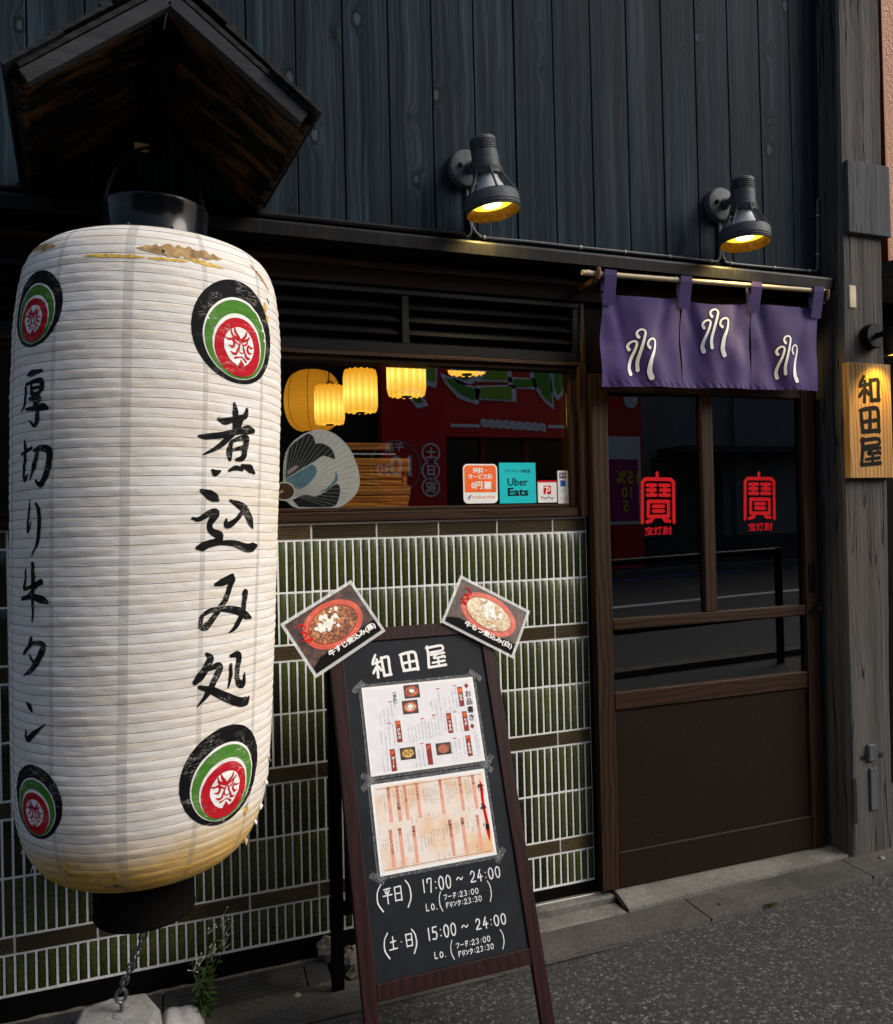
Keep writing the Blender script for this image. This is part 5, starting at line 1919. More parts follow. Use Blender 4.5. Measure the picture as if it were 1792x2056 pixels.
# hand-drawn glyphs, unit box, y up
GL = {
 '0': [[(.5, 1), (.2, .8), (.15, .4), (.35, .02), (.65, .02), (.85, .4), (.8, .8), (.5, 1)]], '1': [[(.45, 1), (.45, 0)]], '2': [[(.15, .75), (.4, 1), (.75, .85), (.65, .5), (.12, .05), (.9, .05)]],
 '3': [[(.2, .9), (.55, 1), (.78, .78), (.45, .53), (.8, .3), (.55, .02), (.15, .1)]], '4': [[(.62, 1), (.12, .32), (.92, .36)], [(.64, .62), (.6, -.02)]], '5': [[(.25, 1), (.22, .58), (.6, .62), (.82, .32), (.6, .03), (.15, .06)], [(.25, .98), (.85, 1)]],
 '7': [[(.18, .70), (.2, .97), (.8, .97), (.72, .5), (.6, -.05)]], ':': [[(.5, .68), (.52, .66)], [(.5, .2), (.52, .18)]], '~': [[(.0, .42), (.25, .62), (.5, .48), (.75, .36), (1.0, .55)]],
 '(': [[(.75, 1.15), (.35, .8), (.3, .3), (.75, -.15)]], ')': [[(.25, 1.15), (.65, .8), (.7, .3), (.25, -.15)]], 'L': [[(.25, 1), (.22, .05), (.75, .08)]], 'O': [[(.5, .85), (.2, .5), (.4, .05), (.8, .2), (.8, .65), (.5, .85)]], '.': [[(.3, .04), (.33, .03)]],
 'フ': [[(.1, .85), (.85, .88), (.6, .4), (.25, .02)]], 'ー': [[(.1, .5), (.9, .52)]], 'ド': [[(.35, 1), (.35, 0)], [(.37, .62), (.75, .42)], [(.66, .95), (.74, .8)], [(.84, .98), (.92, .84)]],
 'リ': [[(.25, .9), (.25, .35)], [(.75, .95), (.75, .4), (.45, 0)]], 'ン': [[(.1, .85), (.35, .7)], [(.1, .1), (.5, .3), (.9, .75)]], 'ク': [[(.4, 1), (.12, .5)], [(.35, .8), (.85, .82), (.6, .3), (.2, 0)]],
 '平': [[(.15, .92), (.85, .95)], [(.28, .78), (.38, .62)], [(.74, .8), (.62, .62)], [(.03, .48), (.97, .52)], [(.5, .94), (.5, -.05)]], '日': [[(.15, .95), (.18, .02)], [(.15, .93), (.85, .95), (.85, .02)], [(.18, .5), (.84, .52)], [(.18, .05), (.85, .06)]],
 '土': [[(.2, .62), (.82, .66)], [(.5, 1), (.5, .08)], [(.02, .06), (.98, .1)]], '・': [[(.48, .5), (.52, .48)]],
}


def write(mb, mp, s, u, v, w, h, pen, off, slant=0.0, adv=None):
    rg = random.Random(s)
    for ch in s:
        k = (adv or {}).get(ch, 1.0)
        for j, st in enumerate(GL.get(ch, [])):
            pts = [(u + x * w * 0.86 * min(k, 1.2) + slant * y * h + rg.uniform(-.012, .012) * w, v + y * h + rg.uniform(-.012, .012) * h, pen * 0.86 * rg.uniform(0.85, 1.12)) for x, y in st]
            ribbon(mb, pts, mp, off + 0.00003 * j, step=0.002, across=1, smooth=len(pts) > 3)
        u += w * k


def hand(*a, **k):
    q = MB()
    write(q, *a, **k)
    q.build('handwriting', 'chalk', MBD)


AD = {':': 0.62, '1': 0.62, '~': 1.7, '(': 0.7, ')': 0.7, '.': 0.7, '・': 0.7}
o_ = -0.0055
hand(bmap, '(', -0.215, 0.452, 0.034, 0.055, 0.0042, o_)
hand(bmap, '平日', -0.190, 0.464, 0.032, 0.040, 0.0042, o_)
hand(bmap, ')', -0.125, 0.452, 0.030, 0.055, 0.0042, o_)
hand(bmap, '17:00', -0.070, 0.472, 0.0225, 0.035, 0.0042, o_, adv=AD)
hand(bmap, '~', 0.040, 0.478, 0.022, 0.028, 0.0038, o_)
hand(bmap, '24:00', 0.082, 0.474, 0.0225, 0.030, 0.0040, o_, adv=AD)
hand(bmap, 'LO.', -0.068, 0.422, 0.016, 0.020, 0.0030, o_, adv=AD)
hand(bmap, '(', -0.026, 0.420, 0.016, 0.040, 0.0030, o_)
hand(bmap, ')', 0.132, 0.420, 0.018, 0.044, 0.0030, o_)
hand(bmap, 'フード:23:00', -0.008, 0.442, 0.0138, 0.0145, 0.0026, o_, adv=AD)
hand(bmap, 'ドリンク:23:30', -0.006, 0.420, 0.0128, 0.0145, 0.0026, o_, adv=AD)
hand(bmap, '(', -0.208, 0.330, 0.030, 0.050, 0.0042, o_)
hand(bmap, '土・日', -0.187, 0.342, 0.028, 0.034, 0.0040, o_, adv=AD)
hand(bmap, ')', -0.122, 0.330, 0.026, 0.048, 0.0042, o_)
hand(bmap, '15:00', -0.072, 0.346, 0.0220, 0.032, 0.0042, o_, adv=AD)
hand(bmap, '~', 0.036, 0.350, 0.022, 0.026, 0.0038, o_)
hand(bmap, '24:00', 0.078, 0.346, 0.0225, 0.028, 0.0040, o_, adv=AD)
hand(bmap, 'LO.', -0.060, 0.296, 0.016, 0.018, 0.0030, o_, adv=AD)
hand(bmap, '(', -0.010, 0.290, 0.016, 0.038, 0.0030, o_)
hand(bmap, ')', 0.150, 0.288, 0.018, 0.040, 0.0030, o_)
hand(bmap, 'フード:23:00', 0.010, 0.310, 0.0135, 0.0140, 0.0026, o_, adv=AD)
hand(bmap, 'ドリンク:23:30', 0.012, 0.288, 0.0126, 0.0140, 0.0026, o_, adv=AD)
m = MB()
for (x0, x1, y0, y1), (u0, u1, v0, v1), gset in (((400, 640, 760, 1070), (-0.146, -0.084, 1.105, 1.182), KW[0] + KW[1]), ((405, 640, 1125, 1425), (-0.053, 0.008, 1.116, 1.180), KW[2]), ((412, 650, 1468, 1795), (0.037, 0.104, 1.120, 1.195), KW[3])):
    for i, st in enumerate(gset):
        ribbon(m, [(u0 + (x - x0) / (x1 - x0) * (u1 - u0) + 0.0, v1 - (y - y0) / (y1 - y0) * (v1 - v0), w * 0.00021) for x, y, w in st], bmap, -0.0052 + 0.00005 * i, step=0.004, across=1)
m.build('shop_name', 'white_print', MBD)


# ---------------- printed sheets
def sheet(label, u0, u1, v0, v1, paper):
    c = bmap((u0 + u1) / 2, v0, -0.004)
    T = thing('menu_sheet', c, label, 'menu', 'laminated menus on the blackboard')
    m = MB()
    poly(m, bmap, rrect_pts(u0 - 0.010, u1 + 0.010, v0 - 0.010, v1 + 0.010, 0.008), -0.0046)
    m.build('laminate', 'tape_clear', T)
    m = bbox_(u0, u1, v0, v1, -0.0044, -0.0036)
    m.build('paper', 'white_print', T)
    m = MB()
    rect(m, bmap, u0 + 0.009, u1 - 0.009, v0 + 0.009, v1 - 0.009, -0.0033)
    m.build('print_field', paper, T)
    rg = random.Random(u0)
    for cu, cv, a in ((u0, v1, 40), (u1, v1, -40), (u1, v0, 50), (u0, v0, -35)):
        m = MB()
        ca, sa = math.cos(R(a)), math.sin(R(a))
        sx = 1 if cu > 0 else -1
        sy = 1 if cv > (v0 + v1) / 2 else -1
        pts = [(x * ca - y * sa + cu + sx * 0.010, x * sa + y * ca + cv + sy * 0.004) for x, y in ((-0.024, -0.009), (0.024, -0.009), (0.024, 0.009), (-0.024, 0.009))]
        poly(m, bmap, pts, -0.0030 + rg.uniform(0, 0.0004))
        m.build('tape', 'tape_clear', T)
    return T


def tiny_col(mb, u, v, n, size, rg):
    """a column of print too fine to read"""
    for k in range(n):
        if rg.random() < 0.12:
            continue
        w, h = size * rg.uniform(0.5, 0.95), size * rg.uniform(0.35, 0.7)
        x = u + rg.uniform(-0.1, 0.1) * size
        y = v - k * size * 1.12
        rect(mb, bmap, x - w / 2, x + w / 2, y - h / 2, y - h / 2 + h * 0.35, -0.0029)
        if rg.random() < 0.7:
            rect(mb, bmap, x - w * 0.12, x + w * 0.16, y - h / 2, y + h / 2, -0.00285)


S1 = sheet('white laminated food menu with small dish photos taped to the blackboard', -0.188, 0.187, 0.814, 1.080, 'paper_white')


def s1p(x, y):
    """print coordinates read off the sheet -> board u, v (x, y in 0..1 from its top left)"""
    return -0.188 + x * 0.375, 1.080 - y * 0.266


m = MB()
u, v = s1p(.925, .075)
vtext_on(m, bmap, 'お品書き', 0.0225, s1p(.936, 0)[0], s1p(0, .155)[1], -0.0029, 0.02, 1.12)
m.build('title', 'black_print', S1)
m = MB()
for y in (.10, .585):
    u, v = s1p(.93, y)
    poly(m, bmap, [(u - .008, v), (u, v - .009), (u + .008, v), (u, v + .009)], -0.0029)
m.build('diamonds', 'dark_red_print', S1)
flags = [(.865, .105, .34, '煮', '込み'), (.875, .40, .635, 'サ', 'ラダ'), (.73, .40, .635, 'お', 'つまみ'), (.875, .685, .925, '焼', 'きもの'), (.275, .42, .665, '揚', 'げもの'), (.515, .72, .96, '〆', ''), (.20, .73, .975, 'デ', 'ザート')]
for x, y0, y1, a, b in flags:
    m = MB()
    u, v0_ = s1p(x, y0)
    v1_ = s1p(x, y1)[1]
    rect(m, bmap, u - 0.0085, u + 0.0085, v1_, v0_, -0.0030)
    f_ = m.build('heading_flag', 'dark_red_print', S1)
    m = MB()
    text_on(m, bmap, a, 0.0165, u, v0_ - 0.011, -0.0027, 0.04)
    m.build('heading', 'orange_print', f_)
    if b:
        m = MB()
        vtext_on(m, bmap, b, 0.0115, u, v0_ - 0.022, -0.0027, 0.03, 1.0)
        m.build('heading', 'white_print', f_)
fine = MB()
rg = random.Random(2)
for x, y, n in [(.82, .11, 12), (.79, .15, 11), (.755, .20, 10), (.715, .22, 10), (.665, .14, 13), (.63, .22, 10), (.59, .24, 10), (.265, .19, 5), (.235, .22, 8), (.20, .26, 8), (.165, .28, 8), (.13, .30, 8),
                (.83, .42, 10), (.785, .44, 9), (.69, .42, 9), (.66, .44, 9), (.63, .44, 10), (.60, .43, 10), (.57, .45, 10), (.54, .46, 10), (.51, .46, 10), (.48, .47, 10), (.45, .48, 10), (.42, .49, 9), (.39, .50, 9), (.36, .52, 8),
                (.23, .46, 11), (.19, .48, 10), (.155, .50, 12), (.12, .52, 12), (.83, .71, 9), (.79, .72, 10), (.755, .73, 10), (.72, .75, 9), (.46, .74, 11), (.425, .77, 10), (.39, .78, 9), (.15, .77, 9), (.115, .79, 9), (.945, .66, 14), (.965, .70, 10)]:
    u, v = s1p(x, y)
    tiny_col(fine, u, v, n, 0.0052, rg)
fine.build('fine_print', 'navy_print', S1)['kind'] = 'stuff'
m = MB()
for x, y in ((.82, .085), (.665, .10), (.23, .195), (.60, .405), (.49, .43), (.20, .44), (.79, .395), (.46, .71), (.755, .70)):
    u, v = s1p(x, y)
    rect(m, bmap, u - 0.006, u + 0.006, v - 0.0018, v + 0.0018, -0.0029)
m.build('red_notes', 'pink_print', S1)['kind'] = 'stuff'
m = MB()
text_on(m, bmap, '【単品】', 0.0125, *s1p(.275, .155), -0.0029, 0.02, rot=R(-90))
m.build('note', 'navy_print', S1)
for x, y, fd in ((.43, .10, 'food_dark'), (.40, .28, 'food_pale')):
    u, v = s1p(x, y)
    m = MB()
    rect(m, bmap, u - .026, u + .026, v - .021, v + .021, -0.0030)
    ph = m.build('dish_photo', 'table_brown', S1)
    for nm, mt, ru, rv, of in (('bowl', 'bowl_red', .022, .0155, -.0028), ('stew', fd, .0175, .0115, -.0026), ('garnish', 'food_onion', .009, .006, -.0024)):
        m = MB()
        poly(m, bmap, disc_pts(u, v + (.002 if nm == 'garnish' else 0), ru, rv, 20), of)
        m.build(nm, mt, ph)
for x, y, fd in ((.33, .80, 'food_pasta'), (.645, .80, 'food_meat')):
    u, v = s1p(x, y)
    m = MB()
    rect(m, bmap, u - .025, u + .025, v - .018, v + .018, -0.0030)
    ph = m.build('dish_photo', 'table_brown', S1)
    m = MB()
    poly(m, bmap, disc_pts(u, v, .019, .013, 20), -.0027)
    m.build('dish', fd, ph)

S2 = sheet('peach coloured laminated drinks menu taped to the blackboard below the food menu', -0.192, 0.179, 0.537, 0.791, 'paper_peach')


def s2p(x, y):
    return -0.192 + x * 0.371, 0.791 - y * 0.254


m = MB()
ribbon(m, [(*s2p(.945, .13), 0.002), (*s2p(.95, .22), .010), (*s2p(.945, .40), .009), (*s2p(.955, .62), .010), (*s2p(.955, .74), .011), (*s2p(.955, .83), 0.002)], bmap, -0.0030, across=1)
m.build('red_brush', 'red_print', S2)
m = MB()
for ch, y in (('飲', .22), ('み', .44), ('物', .67)):
    text_on(m, bmap, ch, 0.021, *s2p(.942, y), -0.0027, 0.04)
m.build('title', 'black_print', S2)
bars = [(.885, .05, .45, 'ビール'), (.765, .05, .45, 'ハイボール'), (.59, .05, .45, 'サワー'), (.385, .05, .45, 'シャリキン'), (.28, .05, .45, 'レンソーダ'), (.215, .05, .45, 'ジャスミン焼酎'), (.14, .05, .45, 'ホッピー'),
        (.875, .52, .93, 'ワイン'), (.74, .52, .93, '焼酎'), (.63, .52, .93, '焼酎ボトル'), (.315, .52, .93, '日本酒'), (.20, .52, .93, '梅酒'), (.12, .52, .93, 'ソフトドリンク')]
for x, y0, y1, tx in bars:
    u, a = s2p(x, y0)
    b = s2p(x, y1)[1]
    m = MB()
    rect(m, bmap, u - .0055, u + .0055, b, a, -0.0031)
    f_ = m.build('heading_bar', 'peach_bar', S2)
    m = MB()
    vtext_on(m, bmap, tx, 0.0098, u, a - 0.001, -0.0028, 0.02, 1.0)
    m.build('heading', 'black_print', f_)
fine = MB()
for x, y, n in [(.85, .07, 10), (.83, .09, 11), (.81, .10, 12), (.725, .09, 9), (.705, .10, 9), (.68, .11, 9), (.655, .10, 12), (.635, .10, 12), (.555, .10, 9), (.535, .10, 10), (.515, .12, 10), (.495, .12, 10), (.475, .12, 9), (.455, .13, 9), (.435, .13, 8), (.35, .10, 10), (.33, .11, 11), (.31, .11, 10), (.25, .08, 10), (.18, .12, 6), (.10, .13, 10), (.08, .13, 3), (.06, .14, 6),
                (.84, .56, 7), (.82, .57, 7), (.78, .58, 4), (.70, .57, 6), (.68, .57, 6), (.60, .57, 5), (.58, .58, 5), (.56, .60, 7), (.53, .60, 4), (.51, .61, 4), (.48, .61, 5), (.455, .62, 8), (.43, .62, 8), (.40, .63, 8), (.37, .64, 9), (.28, .58, 11), (.26, .60, 10), (.24, .61, 4), (.16, .60, 9), (.09, .60, 5), (.07, .61, 6), (.05, .62, 4),
                (.85, .40, 4), (.81, .41, 4), (.72, .40, 4), (.68, .41, 4), (.54, .40, 4), (.50, .41, 4), (.46, .41, 4), (.35, .41, 4), (.31, .42, 4), (.84, .86, 4), (.70, .87, 4), (.59, .87, 5), (.55, .87, 5), (.50, .85, 5), (.28, .88, 4), (.18, .89, 4)]:
    u, v = s2p(x, y)
    tiny_col(fine, u, v, n, 0.0047, rg)
fine.build('fine_print', 'navy_print', S2)['kind'] = 'stuff'
for y in (.06, .945):
    m = MB()
    u0_, v_ = s2p(.04, y)
    rect(m, bmap, u0_, s2p(.965, y)[0], v_ - .0006, v_ + .0006, -0.0029)
    m.build('rule_line', 'dark_red_print', S2)


# ---------------- two laminated dish photographs at the top corners
def card(label, cu, cv, w, h, rot, fd, text, off):
    c, s = math.cos(rot), math.sin(rot)
    bend = 0.0
    cm = lambda x, y, o=0.0: bmap(cu + x * c - y * s, cv + x * s + y * c, off + o)
    T = thing('dish_photo_card', bmap(cu, cv - h / 2, off), label, 'photo card', 'dish photo cards on the menu board')
    m = MB()
    cs = [cm(x, y, d) for d in (-0.0006, 0.0) for x, y in ((-w / 2, -h / 2), (w / 2, -h / 2), (w / 2, h / 2), (-w / 2, h / 2))]
    m.hexa(cs)
    m.build('laminate', 'laminate', T)
    m = MB()
    a, b = w / 2 - 0.010, h / 2 - 0.010
    rect(m, cm, -a, a, -b, b, 0.0005)
    ph = m.build('photo', 'table_brown', T)
    m = MB()
    poly(m, cm, [(-a, -b), (a, -b), (a, -b * 0.52), (-a * 0.7, -b * 0.60), (-a, -b * 0.8)], 0.0008)
    m.build('table_edge', 'black_print', ph)
    layers = [('bowl', 'bowl_red', a * 0.82, b * 0.80, 0.02, 0.0011), ('bowl_inner', 'dark_red_print', a * 0.68, b * 0.62, 0.02, 0.0014), ('stew', fd, a * 0.66, b * 0.59, 0.02, 0.0017)]
    for nm, mt, ru, rv, dy, of in layers:
        m = MB()
        poly(m, cm, disc_pts(0.004, b * 0.12, ru, rv, 40, -0.05), of)
        m.build(nm, mt, ph)
    m = MB()
    rg = random.Random(text)
    for k in range(40):
        x, y = rg.gauss(-0.004, a * 0.19), rg.gauss(b * 0.27, b * 0.17)
        r_ = rg.uniform(0.004, 0.011)
        poly(m, cm, disc_pts(x, y, r_, r_ * rg.uniform(0.4, 0.9), 9, rg.uniform(0, 3)), 0.0020 + 0.00002 * k)
    m.build('garnish', 'food_onion', ph)
    m = MB()
    for k in range(3):
        ribbon(m, [(-a * 0.80 + rg.uniform(-.008, .008), b * (0.62 - 0.25 * k) + .01 * rg.random(), .004), (-a * .70, b * (0.72 - .3 * k), .005), (-a * .62 + rg.uniform(-.006, .006), b * (.55 - .25 * k), .003), (-a * .78, b * (.45 - .2 * k), .004)], cm, 0.0026 + 0.0001 * k, step=0.003, across=1)
    m.build('red_ornament', 'red_print', ph)
    m = MB()
    text_on(m, cm, text, 0.0205, a * 0.22, -b * 0.70, 0.0030, 0.04, width=a * 1.42)
    m.build('caption', 'white_print', ph)
    return T


card('photo card of dark brown stew in red bowl, upper left on menu board', -0.260, 1.273, 0.271, 0.200, R(28.5), 'food_dark', '牛すじ煮込み(黒)', 0.012)
card('photo card of pale tripe stew in red bowl, upper right on menu board', 0.266, 1.274, 0.277, 0.184, R(-30.8), 'food_pale', '牛もつ煮込み(白)', 0.010)

# ================================================================== window stickers
wm = plane_map((-0.0125, 0.0138, 0), (1, 0, 0), (0, 0, 1), (0, -1, 0))


def sticker(label, pts, mat, cu, cv):
    T = thing('sticker', (cu - 0.0125, 0.0138, cv), label, 'sticker', 'stickers on the window glass')
    m = MB()
    n = len(pts)
    for d in (0.0002, 0.0008):
        m.v += [tuple(wm(u, v, d)) for u, v in pts]
    m.f = [tuple(range(n))[::-1], tuple(range(n, 2 * n))] + [(i, (i + 1) % n, n + (i + 1) % n, n + i) for i in range(n)]
    m.build('backing', mat, T)
    return T


def art(T, name, mat, fn):
    m = MB()
    fn(m)
    return m.build(name, mat, T)


K1 = sticker('orange and white rounded delivery sticker with rocket, leftmost on the window', rrect_pts(-0.351, -0.211, 1.563, 1.712, 0.018), 'white_print', -0.281, 1.563)
art(K1, 'orange_field', 'orange_print', lambda m: poly(m, wm, [(-0.3455, 1.605), (-0.2165, 1.605)] + [p for p in rrect_pts(-0.3455, -0.2165, 1.60, 1.7065, 0.014) if p[1] > 1.61], 0.0011))
art(K1, 'slogan', 'white_print', lambda m: (text_on(m, wm, '送料・', 0.0225, -0.283, 1.687, 0.0014, 0.03), text_on(m, wm, 'サービス料', 0.0215, -0.281, 1.664, 0.0014, 0.03, width=0.098), text_on(m, wm, '0円', 0.031, -0.2965, 1.631, 0.0014, 0.03), rect(m, wm, -0.2655, -0.2375, 1.617, 1.645, 0.0014)))
art(K1, 'brand_text', 'orange_print', lambda m: text_on(m, wm, 'rocket now', 0.018, -0.268, 1.588, 0.0012, 0.0, width=0.094))
art(K1, 'rocket', 'blue_print', lambda m: (poly(m, wm, [(-0.3345, 1.578), (-0.330, 1.588), (-0.3225, 1.595), (-0.319, 1.597), (-0.320, 1.592), (-0.3255, 1.584), (-0.331, 1.579)], 0.0012), poly(m, wm, [(-0.336, 1.584), (-0.331, 1.589), (-0.330, 1.586)], 0.0013), poly(m, wm, [(-0.330, 1.579), (-0.325, 1.582), (-0.327, 1.577)], 0.0013)))
K2 = sticker('square turquoise food delivery sticker second from left on the window', [(-0.203, 1.561), (-0.049, 1.561), (-0.049, 1.717), (-0.203, 1.717)], 'cyan_print', -0.126, 1.561)
art(K2, 'caption', 'black_print', lambda m: text_on(m, wm, 'デリバリー対応店', 0.0135, -0.125, 1.685, 0.0012, 0.01, width=0.108))
art(K2, 'brand_text', 'black_print', lambda m: text_on(m, wm, 'Uber', 0.042, -0.1265, 1.643, 0.0012, 0.012, width=0.086))
art(K2, 'brand_text', 'black_print', lambda m: text_on(m, wm, 'Eats', 0.042, -0.1255, 1.6045, 0.0012, 0.030, width=0.087))
K3 = sticker('small white payment sticker with red top edge and red P emblem on the window', rrect_pts(-0.041, 0.041, 1.562, 1.648, 0.004), 'white_print', 0.0, 1.562)
art(K3, 'red_edge', 'red_print', lambda m: rect(m, wm, -0.041, 0.041, 1.6405, 1.648, 0.0011))
e3 = art(K3, 'emblem', 'red_print', lambda m: poly(m, wm, rrect_pts(-0.017, 0.016, 1.594, 1.628, 0.004), 0.0012))
art(e3, 'emblem_letter', 'white_print', lambda m: (ribbon(m, [(-0.0065, 1.594, 0.005), (-0.003, 1.608, 0.005), (0.0005, 1.622, 0.005)], wm, 0.0014, across=1), ribbon(m, [(-0.0155, 1.6195, 0.003), (-0.006, 1.6225, 0.0045), (0.006, 1.620, 0.005), (0.011, 1.6135, 0.005), (0.006, 1.607, 0.005), (-0.003, 1.6055, 0.004)], wm, 0.0015, across=1)))
art(K3, 'brand_text', 'black_print', lambda m: text_on(m, wm, 'PayPay', 0.0155, 0.0, 1.579, 0.0012, 0.005, width=0.055))
K4 = sticker('narrow white sticker listing card logos, rightmost on the window', rrect_pts(0.046, 0.0925, 1.557, 1.686, 0.003), 'white_print', 0.061, 1.557)
for i, (mt, x) in enumerate((('blue_print', 0.0585), ('red_print', 0.0690), ('green_print', 0.0795))):
    art(K4, 'card_bar', mt, lambda m: poly(m, wm, rrect_pts(x - 0.0048, x + 0.0048, 1.655, 1.679, 0.0025), 0.0011))
art(K4, 'letters', 'white_print', lambda m: text_on(m, wm, 'JCB', 0.012, 0.0690, 1.667, 0.0014, 0.01, width=0.028))
art(K4, 'blue_card', 'blue_print', lambda m: rect(m, wm, 0.0575, 0.0805, 1.624, 1.648, 0.0011))
art(K4, 'grey_card', 'cyan_print', lambda m: ring(m, wm, 0.0690, 1.606, 0.006, 0.0045, 0.0011))
art(K4, 'red_card', 'pink_print', lambda m: (text_on(m, wm, 'DISCOVER', 0.006, 0.067, 1.576, 0.0011, 0.0, width=0.026), ribbon(m, [(0.082, 1.566, 0.001), (0.0865, 1.576, 0.0035), (0.082, 1.586, 0.001)], wm, 0.0012, across=1)))

# ================================================================== red emblems on the door panes
EMB = [[(573, 1366), (573, 1402)], [(480, 1678), (480, 1424), (498, 1404), (658, 1404), (677, 1424), (680, 1678)],
       [(510, 1442), (564, 1442)], [(510, 1473), (560, 1473)], [(510, 1505), (564, 1505)], [(537, 1442), (537, 1505)], [(590, 1442), (648, 1442)], [(594, 1473), (648, 1473)], [(590, 1505), (650, 1505)], [(620, 1442), (620, 1505)],
       [(516, 1545), (644, 1545), (644, 1640), (516, 1640), (516, 1545)], [(548, 1576), (612, 1576)], [(548, 1606), (612, 1606)], [(548, 1642), (536, 1666), (508, 1674)], [(606, 1642), (622, 1666), (652, 1670)]]
dm = plane_map((0, -0.0338, 0), (1, 0, 0), (0, 0, 1), (0, -1, 0))
for (a0, a1, a2, b0, b1, b2), (ox, oy, kx, ky), lb, tc in (((0.0568, 0.7534, -0.02, 2.5529, -0.0126, -0.6394), (0, 0, 1, 1), 'red seal style emblem sticker on the left door pane', (582, 1730)),
                                                         ((-0.0138, 0.8356, -0.0226, 2.607, -0.0128, -0.6738), (1118 - 467 * 0.925, 1360 - 1360 * 0.925, 0.925, 0.925), 'red seal style emblem sticker on the right door pane', (1227, 1705))):
    fx = lambda x, y: (a0 + a1 * x / 1000 + a2 * y / 1000, b0 + b1 * x / 1000 + b2 * y / 1000)
    cu, cv = fx(tc[0], tc[1])
    T = thing('door_emblem', (cu, -0.0338, cv - 0.02), lb, 'emblem', 'red emblems on the door glass')
    m = MB()
    for i, st in enumerate(EMB):
        geo_stroke(m, [fx(x * kx + ox, y * ky + oy) for x, y in st], 0.0150, dm, 0.0004 + 0.0001 * i)
    m.build('seal_mark', 'red_print', T)
    m = MB()
    text_on(m, dm, '宝焼酎', 0.036, cu, cv, 0.0005, 0.015, width=0.128)
    m.build('lettering', 'red_print', T)

# ================================================================== inside the window
def pleated(name, c, r, h, label):
    T = thing(name, (c[0], c[1], c[2] - h / 2), label, 'lantern', 'lit pleated paper lanterns inside')
    m = MB()
    n = 64
    k_ = 6
    for j in range(k_ + 1):
        for i in range(n):
            a = 2 * math.pi * i / n
            rr = r * (1.0 if i % 4 < 2 else 0.945)
            z = c[2] - h / 2 + h * j / k_
            if j in (0, k_):
                rr *= 0.93
                z += (0.006 if j == 0 else -0.006) * (i % 4 < 2)
            m.v.append((c[0] + rr * math.cos(a), c[1] + rr * math.sin(a), z))
    for j in range(k_):
        for i in range(n):
            m.f.append((j * n + i, j * n + (i + 1) % n, (j + 1) * n + (i + 1) % n, (j + 1) * n + i))
    m.build('paper_shade', 'glow_pleat', T)
    m = MB()
    m.lathe([(0.020, -0.005), (0.022, 0.0), (0.0, 0.004)], 16, Matrix.Translation((c[0], c[1], c[2] - h / 2)))
    m.build('bottom_cap', 'black_metal', T)
    m = MB()
    m.tube([(c[0], c[1], c[2] + h / 2 - 0.02), (c[0], c[1], 2.49)], 0.003, 6)
    m.build('cord', 'black_metal', T)


pleated('pleated_lantern', (-0.581, 1.373, 2.121), 0.080, 0.205, 'lit yellow pleated lantern overlapping the big round lantern inside')
pleated('pleated_lantern', (-0.548, 0.829, 2.109), 0.080, 0.198, 'lit yellow pleated lantern in the middle of the row inside')
pleated('pleated_lantern', (-0.483, 0.317, 2.106), 0.080, 0.195, 'lit yellow pleated lantern just inside the glass')
pleated('pleated_lantern', (-0.273, 0.176, 2.180), 0.080, 0.195, 'lit yellow pleated lantern showing only its bottom below the window head')
T = thing('round_lantern', (-0.588, 1.801, 2.03), 'orange round ribbed paper lantern glowing deep inside the window', 'lantern')
m = MB()
n = 48
prof = []
for j in range(61):
    s = j / 60
    ang = -math.pi / 2 + math.pi * s
    rr = 0.166 * max(0.30, math.cos(ang * 0.93) ** 0.55)
    rr *= 1 - 0.012 * (j % 3 == 0)
    prof.append((rr, 0.176 * math.sin(ang * 0.93) / math.sin(1.46)))
m.lathe(prof, n, Matrix.Translation((-0.588, 1.801, 2.204)))
sh = m.build('paper_shade', 'glow_round', T, smooth=True)
m = MB()
for k in range(8):
    a = 2 * math.pi * k / 8 + 0.42
    m.tube([(-0.588 + (r_ + 0.0012) * math.cos(a), 1.801 + (r_ + 0.0012) * math.sin(a), 2.204 + z_) for r_, z_ in prof[::4]], 0.0016, 4)
m.build('seam_lines', 'leather', sh)
m = MB()
cm_ = plane_map((-0.520, 1.640, 2.262), (0.9, 0.43, 0), (0, 0, 1), (0.43, -0.9, 0))
for k, r_ in enumerate((0.036, 0.026, 0.014)):
    ring(m, cm_, 0, 0, r_, r_ - 0.006, 0.004)
m.build('crest', 'ink_black', sh)
for z_, r_ in ((2.204 + 0.176, 0.055), (2.204 - 0.176, 0.055)):
    m = MB()
    m.lathe([(r_, -0.012), (r_ + 0.002, 0.0), (r_, 0.012)], 24, Matrix.Translation((-0.588, 1.801, z_)))
    m.build('end_ring', 'black_metal', T, smooth=True)
# fan: plain stand-in for the printed picture
FAN = [(-1.022, 1.619), (-1.018, 1.72), (-1.000, 1.775), (-0.964, 1.812), (-0.923, 1.834), (-0.878, 1.842), (-0.834, 1.828), (-0.797, 1.798), (-0.77, 1.761), (-0.75, 1.709), (-0.742, 1.664), (-0.748, 1.623), (-0.774, 1.589), (-0.813, 1.562), (-0.847, 1.557), (-0.969, 1.557), (-1.018, 1.589)]
fm = plane_map((0, 0.092, 0), (1, 0, 0), (0, 0, 1), (0, -1, 0))
T = thing('paper_fan', (-0.89, 0.092, 1.557), 'round white paper fan with dark and blue painted shapes standing behind the glass', 'fan')
m = MB()
k = len(FAN)
cx_, cz_ = -1.022, 1.619
rim = catmull([(u, v, 1) for u, v in FAN], 0.012)
k = len(rim)
for d in (0.0, 0.003):
    m.v += [tuple(fm(p[0], p[1], d)) for p in rim]
m.f = [tuple(range(k)), tuple(range(k, 2 * k))[::-1]] + [(i, (i + 1) % k, k + (i + 1) % k, k + i) for i in range(k)]
lf_ = m.build('leaf', 'fan_paper', T)
m = MB()
